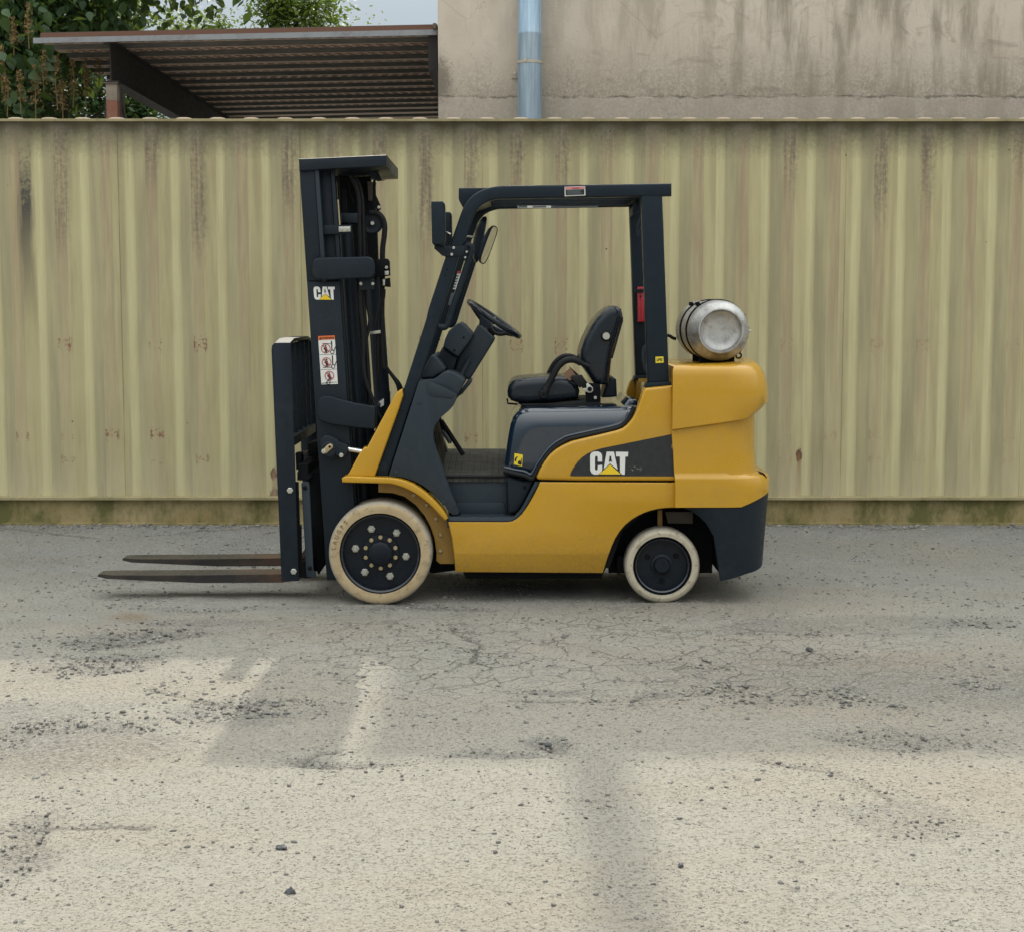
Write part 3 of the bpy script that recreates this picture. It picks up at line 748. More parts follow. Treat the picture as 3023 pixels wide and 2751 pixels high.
M['rafter'] = paint('shadow-dark steel', (.028, .027, .028), .6, (.09, .075, .06), .2, .05, spec=.2)  # shadow under the roof put into the rafter's base colour
M['rustpost'] = paint('rusty red post', (.20, .075, .045), .8, (.32, .27, .22), .3, .15, 60)
M['postgrey'] = paint('faded post paint', (.26, .225, .185), .75, (.15, .1, .07), .3, .1)
zL, zR = at(98, 121, YF).z, at(1288, 96, YF).z
xL, xR = at(98, 121, YF).x, XBL - .012
def zroof(x): return zL + (zR - zL) * (x - xL) / (xR - xL)
DW = .45; ND = 17
for k in range(ND):
    y0 = YF + .03 + k * DW
    bm = bmesh.new(); prof = [(y0, -.002), (y0 + .175, -.002), (y0 + .205, .056), (y0 + .415, .056), (y0 + DW, -.002)]
    rr = [[bm.verts.new((x_, a, zroof(x_) + b)) for a, b in prof] for x_ in (xL + .04, xR)]
    for i in range(4): bm.faces.new((rr[0][i], rr[0][i + 1], rr[1][i + 1], rr[1][i]))
    rr2 = [[bm.verts.new((x_, a, zroof(x_) + b + .003)) for a, b in prof] for x_ in (xL + .04, xR)]
    for i in range(4): bm.faces.new((rr2[0][i + 1], rr2[0][i], rr2[1][i], rr2[1][i + 1]))
    me = bm_mesh('deck_panel', bm); me.materials.append(M['deck']); me.materials.append(M['trough'])
    for p in me.polygons: p.material_index = 0 if abs(p.normal.z) > .999 and p.center.z < zroof(p.center.x) + .02 else 1
    dk = place('deck_panel', me, can)
    if k < 11:
        # punched slots along the flange, one joined strip for each panel
        bm = bmesh.new()
        for ln in ((.10,), (.05, .12))[k in (1, 2, 5, 8)]:
            x_ = xL + .12 + random.uniform(0, .05)
            while x_ < xR - .12:
                add_box(bm, (x_, y0 + ln, zroof(x_) - .0065), (x_ + .062, y0 + ln + .011, zroof(x_) - .0025)); x_ += .098
        s_ = finish('slot_row', bm_mesh('slot_row', bm), M['slot'], dk, smooth=0); s_['kind'] = 'stuff'
# edge trim: grey flashing with a rusty board above it
def slope_bar(name, y0, y1, za, zb_, mat, x0=None, x1=None):
    bm = bmesh.new(); x0 = xL if x0 is None else x0; x1 = xR if x1 is None else x1
    V = [bm.verts.new((x_, y_, zroof(x_) + z_)) for x_ in (x0, x1) for y_ in (y0, y1) for z_ in (za, zb_)]
    for f in ((0, 1, 3, 2), (4, 6, 7, 5), (0, 4, 5, 1), (2, 3, 7, 6), (0, 2, 6, 4), (1, 5, 7, 3)): bm.faces.new([V[i] for i in f])
    return finish(name, bm_mesh(name, bm), mat, can, smooth=0)
M['flash'] = paint('grey flashing', (.25, .275, .30), .5, (.12, .07, .05), .45, .05, metal=.3)
slope_bar('flashing', YF - .004, YF + .028, -.022, .022, M['flash'])
slope_bar('roof_edge', YF - .001, YF + .05, .0225, .060, M['edgerust'], xL + .06)
slope_bar('roof_sheet', YF + .052, YF + .03 + ND * DW, .0605, .072, M['steel'], xL + .06)
# rafter (I-beam running back) on a post
xr = at(328, 200, YF + .15).x; zt = zroof(xr) - .004
hb = at(328, 130, YF + .15).z - at(328, 243, YF + .15).z
bm = bmesh.new()
add_box(bm, (xr - .006, YF + .13, zt - hb), (xr + .006, YF + 7.6, zt)); add_box(bm, (xr - .065, YF + .1305, zt - hb - .012), (xr + .065, YF + 7.6, zt - hb)); add_box(bm, (xr - .055, YF + .1305, zt - .010), (xr + .055, YF + 7.6, zt + .0005))
finish('rafter', bm_mesh('rafter', bm), M['rafter'], can, smooth=0)
box('rafter', (xR - .075, YF + .04, zroof(xR) - .30), (xR - .002, YF + 7.6, zroof(xR) - .006), M['rafter'], can, 0)
pA, pB = at(314, 300, YF + .15), at(347, 300, YF + .15)
zmid = at(330, 298, YF + .15).z
po = box('post', (pA.x, YF + .14, -.1), (pB.x, YF + .24, zmid), M['rustpost'], can, .004)
box('post_head', (pA.x, YF + .14, zmid), (pB.x, YF + .24, zt - hb - .0125), M['postgrey'], po, .004)
box('post_cap', (pA.x - .02, YF + .125, zt - hb - .026), (pB.x + .012, YF + .26, zt - hb - .0135), M['steel'], po, .002)
for k in (1, 2): box('post', (pA.x, YF + .14 + k * 3.5, -.1), (pB.x, YF + .24 + k * 3.5, zt - hb - .013), M['rustpost'], can, .004)
box('gutter_end', (at(1278, 80, YF - .05).x, YF - .07, at(1280, 86, YF - .05).z), (xR - .002, YF + .02, at(1280, 70, YF - .05).z), M['steel'], can, .004)

# ================================================================== trees
def mat_leaf(name, a, b, trans=.35):
    t = T(name); v = t.coord('Object'); n = t.noise(v, 1.3, 4, .6); f = t.noise(v, 12, 2, .5)
    g = t.n('ObjectInfo').outputs['Random']; isl = t.n('NewGeometry').outputs['Random Per Island']
    k = t.math('ADD', t.math('MULTIPLY', t.ramp(n, .3, .7), .45), t.math('MULTIPLY', t.math('FRACT', t.math('ADD', isl, g)), .55))
    c = t.mix(k, a, b)
    t.out(c, .48, t.bump(f, .1, .01), spec=.4)
    tr_ = t.n('BsdfTranslucent', {'Color': t.mix(.5, c, (.22, .30, .03))}); mx = t.n('MixShader', {0: trans, 1: t.b, 2: tr_})
    t.t.links.new(mx.outputs[0], t.t.nodes['Material Output'].inputs[0]); return t.m
M['leafdark'] = mat_leaf('dark broad leaf', (.020, .050, .020), (.052, .108, .036), .3)
M['leafmid'] = mat_leaf('mid green leaf', (.045, .085, .020), (.130, .190, .038), .5)
M['leafyel'] = mat_leaf('yellow green leaf', (.075, .115, .020), (.185, .22, .042), .5)
M['bark'] = paint('bark', (.055, .045, .034), .9, (.1, .09, .07), .3, .5, 30)
M['flower'] = paint('tan flower spike', (.22, .155, .065), .9, (.12, .09, .04), .3)
LEAF = np.array([[0, 0, 0], [-.30, .20, .05], [.30, .20, .05], [-.36, .48, .06], [.36, .48, .06], [0, .40, -.02], [-.20, .78, .0], [.20, .78, .0], [0, 1.08, -.10]])
LEAFF = np.array([[0, 5, 1], [0, 2, 5], [1, 5, 3], [2, 4, 5], [3, 5, 6], [4, 7, 5], [6, 5, 8], [7, 8, 5]])
SLIM = LEAF * np.array([.45, 1, 1])
def leaf_cloud(P, S, shape, seed, droop=.5, tri=None):
    r = np.random.default_rng(seed); n = len(P)
    F0 = LEAFF if tri is None else tri
    yaw = r.uniform(0, 2 * np.pi, n); pit = r.normal(-droop, .45, n); rol = r.normal(0, .5, n)
    x, y, z = (np.broadcast_to(shape[:, i], (n, len(shape))) for i in range(3))
    cr, sr = np.cos(rol)[:, None], np.sin(rol)[:, None]; x, z = x * cr - z * sr, x * sr + z * cr
    c, s = np.cos(pit)[:, None], np.sin(pit)[:, None]; y, z = y * c - z * s, y * s + z * c
    c, s = np.cos(yaw)[:, None], np.sin(yaw)[:, None]; x, y = x * c - y * s, x * s + y * c
    V = np.stack([x, y, z], -1) * S[:, None, None] + P[:, None, :]
    return V.reshape(-1, 3), (F0[None] + (np.arange(n) * len(shape))[:, None, None]).reshape(-1, 3)
def blobs(centres, n, seed, shell=.55):
    r = np.random.default_rng(seed); cs = np.array(centres, float); vol = cs[:, 3] * cs[:, 4] * cs[:, 5]
    k = r.choice(len(cs), n, p=vol / vol.sum()); d = r.normal(size=(n, 3)); d /= np.linalg.norm(d, axis=1)[:, None]
    rad = shell + (1 - shell) * r.random(n) ** .5
    return cs[k, :3] + d * cs[k, 3:6] * rad[:, None]
def limb(bm, a, b, r0, r1, seed, n=6):
    r = random.Random(seed); a, b = Vector(a), Vector(b); L = (b - a).length
    pts = [a.lerp(b, i / n) + Vector((r.uniform(-1, 1), r.uniform(-1, 1), 0)) * L * .03 * (0 < i < n) for i in range(n + 1)]
    add_tube(bm, pts, [r0 + (r1 - r0) * i / n for i in range(n + 1)], 8)
TRI4 = np.array([[0, 1, 2], [1, 3, 2]])
QUAD = np.array([[0, 0, 0], [-.28, .5, .03], [.28, .5, .03], [0, 1, -.05]])
def tree(name, label, base, H, centres, n, leaf, mat, seed, shape=LEAF, tri=None, droop=.5, r0=.14, single=0, group=None):
    root = empty(name, base); tag(root, label, 'tree', group)
    bm = bmesh.new(); top = Vector((base[0], base[1], H))
    limb(bm, base, top, r0, r0 * .35, seed)
    for i, c in enumerate(centres):
        st = Vector(base).lerp(top, .35 + .55 * (i / max(1, len(centres) - 1)))
        limb(bm, st, c[:3], r0 * .35, r0 * .08, seed + i)
    finish('trunk', bm_mesh('trunk', bm), M['bark'], root)
    P = blobs(centres, n, seed); r = np.random.default_rng(seed + 5)
    # clumps: pull most leaves towards twig ends so that gaps stay open
    tw = blobs(centres, max(40, n // 26), seed + 1, .35); j = r.integers(0, len(tw), n); mixk = r.random(n)[:, None] < .85
    P = np.where(mixk, tw[j] + r.normal(size=(n, 3)) * leaf * 1.9, P)
    P = P[~((P[:, 0] > xL - .10) & (P[:, 0] < XBL) & (P[:, 1] > YF - .3) & (P[:, 1] < YF + 8) & (P[:, 2] < zroof(P[:, 0]) + .12))]; n = len(P)
    S = leaf * r.uniform(.55, 1.25, n)
    if single:
        # the leaves that show largest are objects of their own
        front = np.argsort(P[:, 1])[:]
        vis = [i for i in front if in_view(P[i])][:single]
        keep = np.ones(n, bool); keep[vis] = False
        V, F = leaf_cloud(np.zeros((8, 3)), np.ones(8) * leaf, shape, seed + 3, droop, tri)
        k = len(shape); metas = []
        for q in range(8):
            me = arrays_mesh('leaf', V[q * k:(q + 1) * k], LEAFF if tri is None else tri); me.materials.append(mat)
            me.polygons.foreach_set('use_smooth', [True] * len(me.polygons)); metas.append(me)
        for i in vis:
            o = place('leaf', metas[int(r.integers(0, 8))], root, tuple(P[i]), (float(r.normal(0, .3)), float(r.normal(0, .3)), float(r.uniform(0, 6.28))))
            sc = float(r.uniform(.75, 1.3)); o.scale = (sc, sc, sc)
        P, S = P[keep], S[keep]
    V, F = leaf_cloud(P, S, shape, seed + 2, droop, tri)
    cr = finish('crown', arrays_mesh('crown', V, F), mat, root, smooth=0); cr['kind'] = 'stuff'
    return root
def project(p):
    d = Vector(p) - Vector((0, CAM_Y, CAM_Z)); f = d.y * CP - d.z * SP; u_ = d.y * SP + d.z * CP
    return CX + FOC * d.x / f, CY - FOC * u_ / f
def in_view(p):
    u, v = project(p); return -30 < u < 460 and -30 < v < 345
cA = []
rA = random.Random(3)
for (u, v, Y_, r_) in ((-60, 60, 7.2, .75), (140, 30, 7.4, .65), (60, 230, 6.6, .6), (200, 275, 6.8, .45), (-40, 330, 6.4, .6), (300, 330, 7.4, .42), (120, 340, 6.5, .5), (260, 60, 7.8, .55), (350, 20, 8.2, .40)):
    p = at(u, v, Y_); cA.append((p.x, p.y, p.z, r_, r_ * .8, r_ * .85))
cA += [(-4.4, 7.6, 4.9, 1.2, 1.0, .9), (-3.4, 7.9, 5.2, .9, .9, .8), (-5.4, 7.3, 4.2, 1.0, .9, 1.0), (-3.0, 8.0, 6.0, .8, .8, .6)]
ta = tree('broadleaf_tree', 'dark broad-leaved tree with tan flower spikes left of the canopy', (-4.6, 8.0, 0), 5.2, cA, 12000, .112, M['leafdark'], 21, droop=.75, r0=.16, single=280)
# flower spikes standing out of the leaves
spk = [(85, 110, 6.2), (60, 300, 5.9), (170, 290, 6.0), (215, 285, 6.1), (255, 290, 6.2), (20, 310, 5.9), (105, 320, 5.95), (40, 130, 6.3), (130, 250, 6.2), (290, 240, 6.6), (185, 330, 6.0), (5, 240, 6.1)]
for i, (u, v, Y_) in enumerate(spk):
    p = at(u, v, Y_); r = random.Random(50 + i); bm = bmesh.new(); Hs = r.uniform(.22, .36)
    add_tube(bm, [(0, 0, -.1), (r.uniform(-.02, .02), 0, Hs * .5), (r.uniform(-.04, .04), 0, Hs)], [.005, .004, .002], 5)
    for k in range(170):
        h = r.uniform(0, Hs); rad = .060 * (1 - h / Hs) ** .7 + .010; a = r.uniform(0, 6.28)
        c = Vector((math.cos(a) * rad * r.random(), math.sin(a) * rad * r.random(), h)); s = r.uniform(.010, .020)
        d = [Vector((r.uniform(-1, 1), r.uniform(-1, 1), r.uniform(-1, 1))) * s for _ in range(3)]
        bm.faces.new([bm.verts.new(c + q) for q in d])
    me = bpy.data.meshes.new('flower_spike'); bm.to_mesh(me); bm.free()
    finish('flower_spike', me, M['flower'], ta, loc=tuple(p), smooth=0)
def far_tree(u0, v0, ru, rv, Y_, n, label, mat, seed, leaf=.10, H=None, extra=()):
    cs = []; sc = (Y_ - CAM_Y) / FOC; r = random.Random(seed)
    for k in range(9):
        u = u0 + r.uniform(-1, 1) * ru * .7; v = v0 + r.uniform(-1, 1) * rv * .7; p = at(u, v, Y_ + r.uniform(-.5, .5))
        q = r.uniform(.28, .5) * min(ru, rv * 1.4) * sc; cs.append((p.x, p.y, p.z, q, q, q * 1.1))
    for (u, v, rr) in extra:
        p = at(u, v, Y_); cs.append((p.x, p.y, p.z, rr * sc, rr * sc, rr * sc * 1.2))
    b = at(u0, v0, Y_)
    tree('slender_tree', label, (b.x, Y_, 0), b.z + rv * sc * .3, cs, n, leaf, mat, seed, SLIM if False else QUAD, TRI4, .2, .09, group='trees beyond the canopy')
far_tree(870, 30, 95, 60, 15, 4600, 'tall bright green tree rising over the middle of the canopy roof', M['leafmid'], 31, .085, extra=((935, 10, 45), (800, 60, 40), (880, -20, 60), (960, 60, 40), (760, 20, 30), (850, 70, 50)))
far_tree(535, 92, 45, 20, 17, 620, 'low yellow-green treetop over the left part of the canopy roof', M['leafyel'], 35, .08, extra=((515, 80, 16), (565, 95, 14)))
far_tree(640, 88, 28, 26, 16, 620, 'small feathery green treetop just left of the tall bright tree', M['leafmid'], 37, .08, extra=((645, 60, 14), (615, 98, 14)))
far_tree(992, 92, 22, 14, 16, 200, 'little sprig of treetop right of the tall bright tree', M['leafyel'], 39, .075)
far_tree(1100, 96, 18, 8, 16, 60, 'tiny twig top showing alone near the building corner', M['leafyel'], 41, .07)
far_tree(350, 60, 50, 45, 11, 900, 'lighter green tree hanging beside the dark tree, leaves against the sky', M['leafmid'], 43, .085, extra=((420, 20, 32), (400, 70, 26)))
far_tree(400, 325, 60, 30, 14.5, 1500, 'dark green bush seen under the canopy beside its post', M['leafdark'], 45, .11)
far_tree(140, 190, 200, 150, 14.3, 7500, 'dense dark green tree standing behind the flowering tree', M['leafdark'], 47, .16, extra=((0, 60, 110), (200, 60, 90), (60, 300, 110), (230, 290, 80), (-60, 180, 110), (300, 240, 80), (380, 310, 70), (300, 120, 60)))

# ================================================================== FORKLIFT
YM = .53                                   # centre line of the truck
fl = empty('forklift', (0.1, YM, 0))
tag(fl, 'yellow and black gas forklift parked side-on before the container', 'forklift')
def lean(p0, p1, y):                        # x of a leaning photo line at photo height y
    return p0[0] + (p1[0] - p0[0]) * (y - p0[1]) / (p1[1] - p0[1])
def mx(y): return 881.5 + .0669 * (y - 468)    # front edge of the mast in the photo
def band(name, x0, x1, ya, yb, y0, y1, mat, parent, bevel=.003):
    """upright strip parallel to the mast front edge; x0, x1 are offsets from that edge"""
    poly = [(mx(ya) + x0, ya), (mx(ya) + x1, ya), (mx(yb) + x1, yb), (mx(yb) + x0, yb)]
    return pp(name, ZP, poly, y0, y1, mat, parent, bevel)
BOLT = None
def bolt_mesh(r, h, mat, hexa=True, stud=0.0):
    bm = bmesh.new(); add_lathe(bm, [(0, -h), (r * .82, -h), (r, -h * .8), (r, 0), (0, 0)], (0, 0, 0), 'Y', 6 if hexa else 16)
    if stud: add_lathe(bm, [(0, -h - stud), (r * .45, -h - stud), (r * .5, -h - stud * .8), (r * .5, -h * .9)], (0, 0, 0), 'Y', 12)
    me = bm_mesh('bolt', bm); me.materials.append(mat)
    me.polygons.foreach_set('use_smooth', [True] * len(me.polygons)); me.set_sharp_from_angle(angle=.6)
    return me
B_SMALL = bolt_mesh(.009, .006, M['bolt']); B_MID = bolt_mesh(.014, .011, M['bolt'], True, .004); B_NUT = bolt_mesh(.0205, .018, M['bolt'], True, .010)
B_DARK = bolt_mesh(.011, .006, M['dark'], False); B_BRASS = bolt_mesh(.0105, .010, M['brass'], False); B_DISC = bolt_mesh(.026, .004, M['charcoal'], False); B_PAN = bolt_mesh(.010, .003, M['plastic'], False)
B_HEADY = bolt_mesh(.011, .009, M['brass'], True, .003)
def bolt(name, me, zone, x, y, Y, parent):
    return place(name, me, parent, tuple(w1(zone, x, y, Y)))

# ---------------------------------------------------------------- mast
mast = band('mast', 0, 96, 832, 1712, .13, .155, M['black'], fl, .004)      # near outer rail
band('rail_flange', 0, 14, 832, 1712, .1555, .225, M['black'], mast)
band('rail_flange', 84, 97, 832, 1712, .1555, .225, M['black'], mast)
band('inner_rail', 0, 45, 470, 1500, .1605 + .02, .25, M['black'], mast)
band('inner_rail_face', 0, 44.5, 470, 830, .135, .1795, M['black'], mast)
band('inner_rail_edge', 45, 57, 500, 830, .128, .20, M['plastic'], mast)
band('inner_rail_web', 57, 92, 500, 1500, .196, .212, M['black'], mast)
band('inner_rail_edge', 92, 103, 500, 1500, .165, .225, M['black'], mast)
for nm, a, b, ya, yb, y0, y1 in (('outer_rail', 0, 96, 832, 1712, .905, .93), ('rail_flange', 0, 14, 832, 1712, .835, .904), ('rail_flange', 84, 97, 832, 1712, .835, .904), ('inner_rail', 0, 45, 470, 1500, .81, .88), ('inner_rail_edge', 92, 103, 500, 1500, .835, .895)):
    poly = [(mx(ya) + a, ya), (mx(ya) + b, ya), (mx(yb) + b, yb), (mx(yb) + a, yb)]
    pp(nm, ZP, poly, y0, y1, M['black'], mast, .003, yr=.14)
# top crossmember spanning both rails
pp('top_crossmember', ZT, [(112, 148), (185, 148), (1430, 90), (1432, 262), (700, 296), (190, 330), (118, 330)], .115, .945, M['black'], mast, .006)
pp('top_gusset', ZT, [(1040, 275), (1250, 262), (1330, 440), (1390, 445), (1270, 460), (1180, 420)], .42, .44, M['black'], mast, .001, yr=.3)
# middle bracket
pp('middle_bracket', Z1, [(535, 1080), (552, 1056), (580, 1045), (1030, 1035), (1062, 1050), (1080, 1085), (1088, 1120), (1085, 1190), (1060, 1225), (640, 1245), (560, 1240), (530, 1205), (524, 1160)], .092, .127, M['black'], mast, .007, 3)
pp('middle_bracket_bar', Z1, [(1020, 1060), (1070, 1060), (1070, 1215), (1020, 1215)], .128, .93, M['dark'], mast, .004)
# lower bracket, wraps round the lift cylinders
pp('lower_bracket', Z2, [(575, 845), (585, 800), (605, 778), (640, 765), (700, 768), (760, 790), (900, 825), (1092, 860), (1092, 1062), (900, 1045), (700, 1018), (620, 995), (585, 965), (570, 915)], .090, .126, M['black'], mast, .006, 3)
bm = bmesh.new()
a0, a1 = w1(Z2, 1070, 862, .127), w1(Z2, 1070, 1055, .127); b0, b1 = w1(Z2, 1195, 720, .86), w1(Z2, 1195, 960, .86)
for (p, q, r_, s_) in ((a0, a1, b1, b0),):
    pts = [p, q, r_, s_]; off = Vector((.022, 0, 0))
    A = [bm.verts.new(x) for x in pts]; B = [bm.verts.new(x + off) for x in pts]
    bm.faces.new(A); bm.faces.new(B[::-1])
    for i in range(4): bm.faces.new((A[i], B[i], B[(i + 1) % 4], A[(i + 1) % 4]))
finish('lower_bracket_bar', bm_mesh('lower_bracket_bar', bm), M['black'], mast)
# upper strap with zinc plate, and cylinder cap bracket
pp('stop_bar', ZT, [(468, 1150), (905, 1145), (912, 1270), (470, 1290)], .150, .175, M['black'], mast, .003)
st = pp('stop_plate', ZT, [(712, 1170), (888, 1166), (890, 1246), (714, 1250)], .144, .1495, M['bolt'], mast, .002)
for x_ in (752, 845): place('bolt', B_SMALL, mast, tuple(w1(ZT, x_, 1205, .1435)))
pp('cylinder_cap', ZT, [(745, 960), (1005, 965), (1005, 1120), (750, 1118)], .25, .36, M['black'], mast, .008)
# lift cylinders and rods
def mrod(name, off, ya, yb, Y, r, mat, yr=None, parent=None):
    a, b = at(mx(ya) + off, ya, yr or Y), at(mx(yb) + off, yb, yr or Y); a.y = b.y = Y
    return tube(name, [a, b], r, mat, parent or mast, 20)
mrod('lift_cylinder', 126, 690, 1650, .30, .034, M['black'])
mrod('cylinder_rod', 122, 560, 690, .30, .020, M['dark'])
mrod('lift_cylinder', 126, 690, 1650, .77, .034, M['black'], .30)
mrod('cylinder_rod', 122, 500, 690, .77, .020, M['dark'], .30)
mrod('free_lift_cylinder', 190, 770, 1640, .53, .042, M['black'], .34)
pp('mast_gap_filler', Z1, [(690, 275), (1000, 265), (1060, 640), (1075, 1060), (1090, 1400), (790, 1400), (735, 640)], .60, .66, M['dark'], mast, .004, yr=.30)  # added dark plate, blocks bright background showing through the mast gaps
mrod('pipe', 152, 830, 1190, .22, .010, M['dark']); mrod('pipe', 163, 830, 1230, .215, .009, M['rubber']); mrod('pipe', 100, 700, 840, .2, .006, M['dark']); mrod('pipe', 112, 520, 590, .2, .007, M['dark']); mrod('pipe', 104, 520, 590, .205, .006, M['dark'])
pp('hose_clamp_plate', Z1, [(945, 1235), (1082, 1230), (1086, 1330), (948, 1340)], .165, .18, M['black'], mast, .003)
for x_ in (965, 1072): place('bolt', B_SMALL, mast, tuple(w1(Z1, x_, 1280, .1645)))
# sheave and hoses
sh = w1(Z1, 1072, 735, .36)
lathe('sheave', [(0, -.018), (.014, -.018), (.014, -.010), (.030, -.006), (.046, -.010), (.050, -.014), (.052, -.010), (.046, 0), (.052, .010), (.05, .014), (0, .014)], sh, M['black'], mast, 'Y', 32)
lathe('sheave_pin', [(0, -.026), (.009, -.026), (.010, -.018)], sh, M['bolt'], mast, 'Y', 14)
def hose(name, zone, pts, Y, r, mat='rubber', parent=None):
    P = []
    for q in pts: P.append(w1(zone, q[0], q[1], q[2] if len(q) > 2 else Y))
    return tube(name, spline(P, 6), r, M[mat], parent or mast, 9)
hose('hose', ZT, [(890, 400), (940, 500), (995, 640), (1020, 820), (1025, 1100), (1035, 1620), (1040, 1900)], .26, .0095)
hose('hose', ZT, [(960, 430), (1020, 540), (1060, 720), (1075, 900), (1085, 1200), (1095, 1620), (1100, 1900)], .28, .0095)
hose('hose', ZT, [(880, 340), (868, 480), (880, 640), (905, 720), (940, 780), (915, 830)], .27, .003, 'dark')
hose('hose', ZT, [(1180, 960), (1280, 960), (1365, 1030), (1405, 1150), (1400, 1300), (1375, 1500), (1370, 1750), (1365, 2300), (1360, 2900), (1390, 3300)], .34, .014)
hose('hose', Z1, [(1170, 1330), (1165, 1400), (1140, 1500), (1120, 1600), (1115, 1835), (1118, 2100)], .33, .011)
hose('hose', Z1, [(960, 1340), (965, 1500), (985, 1700), (990, 1835), (990, 2000), (1010, 2150), (1060, 2290), (1100, 2400), (1140, 2490)], .19, .010)
hose('hose', Z1, [(1010, 1340), (1025, 1480), (1045, 1620), (1010, 1800), (1000, 1950), (1010, 2120)], .22, .009)
hose('hose', Z2, [(1140, 400), (1180, 480), (1240, 570), (1290, 650), (1310, 720), (1320, 780)], .40, .009)
hose('hose', Z2, [(1140, 420), (1190, 500), (1260, 590), (1310, 650), (1335, 710), (1345, 780)], .46, .009)
# chain: pairs of link plates, one joined strip
bm = bmesh.new()
for i in range(34):
    p = at(mx(640 + i * 4.0) + 178 + (1.5 if i % 2 else -1.5), 640 + i * 4.0, .31)
    add_box(bm, (p.x - .010, .30 + .008 * (i % 2), p.z - .006), (p.x + .010, .33, p.z + .006), .002, 1)
c_ = finish('lift_chain', bm_mesh('lift_chain', bm), M['dark'], mast); c_['kind'] = 'stuff'
pp('chain_anchor', ZT, [(1230, 470), (1265, 470), (1270, 690), (1340, 850), (1345, 910), (1310, 935), (1275, 910), (1220, 790)], .33, .35, M['dark'], mast, .002)
pp('anchor_plate', ZT, [(1095, 440), (1230, 470), (1180, 715), (1170, 745), (1110, 742)], .55, .57, M['steel'], mast, .002, yr=.36)
place('bolt', B_SMALL, mast, tuple(w1(ZT, 1318, 880, .3295)))
pp('hose_junction', Z1, [(1080, 1062), (1200, 1052), (1218, 1075), (1222, 1205), (1178, 1212), (1090, 1220)], .30, .38, M['dark'], mast, .004)
pp('hose_fitting', Z1, [(1178, 1165), (1215, 1163), (1216, 1200), (1180, 1203)], .290, .2995, M['bolt'], mast, .002)
pp('hose_fitting', Z1, [(1160, 1240), (1222, 1225), (1228, 1310), (1165, 1305)], .30, .36, M['dark'], mast, .004)
pp('hose_fitting', Z1, [(1160, 1240), (1182, 1240), (1182, 1295), (1162, 1296)], .290, .2995, M['bolt'], mast, .002)
place('bolt', B_SMALL, mast, tuple(w1(Z1, 1195, 1132, .2995)))
pp('hose_clip', Z1, [(1045, 1712), (1140, 1698), (1142, 1728), (1048, 1738)], .300, .318, M['bolt'], mast, .003)

# ---------------------------------------------------------------- decals
def decal(name, zone, poly, Y, mat, parent, t=.0012, yr=None):
    pts = [Vector((p.x, Y - t, p.z)) for p in W(zone, poly, Y if yr is None else yr)]
    bm = bmesh.new(); add_prism(bm, pts, Y); return finish(name, bm_mesh(name, bm), mat, parent, smooth=0)
LOGO_C = [(893, 1520), (897, 1502), (908, 1487), (930, 1478), (965, 1478), (988, 1489), (1000, 1508), (1002, 1530), (1002, 1568), (962, 1568), (962, 1532), (958, 1520), (950, 1516), (941, 1520), (937, 1532), (937, 1632), (941, 1643), (950, 1647), (958, 1643), (962, 1632), (962, 1602), (1002, 1598), (1002, 1645), (992, 1668), (968, 1683), (930, 1683), (906, 1670), (894, 1645)]
LOGO_A = [(1042, 1480), (1108, 1480), (1142, 1640), (1075, 1588), (1073, 1588), (1016, 1634)]
LOGO_T = [(1125, 1480), (1237, 1482), (1234, 1523), (1211, 1524), (1206, 1684), (1184, 1684), (1163, 1664), (1162, 1523), (1128, 1522)]
LOGO_TRI = [(968, 1682), (1073, 1594), (1174, 1683)]
LOGO_HOLE = [(1070, 1518), (1082, 1518), (1090, 1572), (1076, 1565), (1062, 1572)]
def logo(box_, Y, parent, shear=0.0):
    x0, y0, x1, y1 = box_
    f = lambda pts: [(x0 + (x - 893) / 344 * (x1 - x0) + shear * (y - 1478) / 206, y0 + (y - 1478) / 206 * (y1 - y0)) for x, y in pts]
    for nm, pts, mt, dy in (('logo_letter', LOGO_C, 'white', 0), ('logo_letter', LOGO_A, 'white', 0), ('logo_letter', LOGO_T, 'white', 0), ('logo_triangle', LOGO_TRI, 'logoyellow', 0), ('logo_letter_gap', LOGO_HOLE, 'ink', .0013)):
        decal(nm, ZP, f(pts), Y - dy, M[mt], parent)
logo((925, 847, 988, 886), .1295, mast, 3)
WS = lambda pts: [(x, y) for x, y in pts]
decal('warning_label', Z2, [(578, 225), (728, 218), (757, 655), (608, 660)], .1295, M['white'], mast)
decal('warning_header', Z2, [(578, 224), (728, 217), (730, 252), (580, 260)], .1280, M['orange'], mast)
o = w1(Z2, 668, 241, .1265)
finish('warning_text', text_mesh('WARNING', .0085, o, math.radians(2), 1.0, .1265, .02), M['ink'], mast, smooth=0)
decal('warning_triangle', Z2, [(588, 254), (601, 231), (613, 252)], .1265, M['ink'], mast)
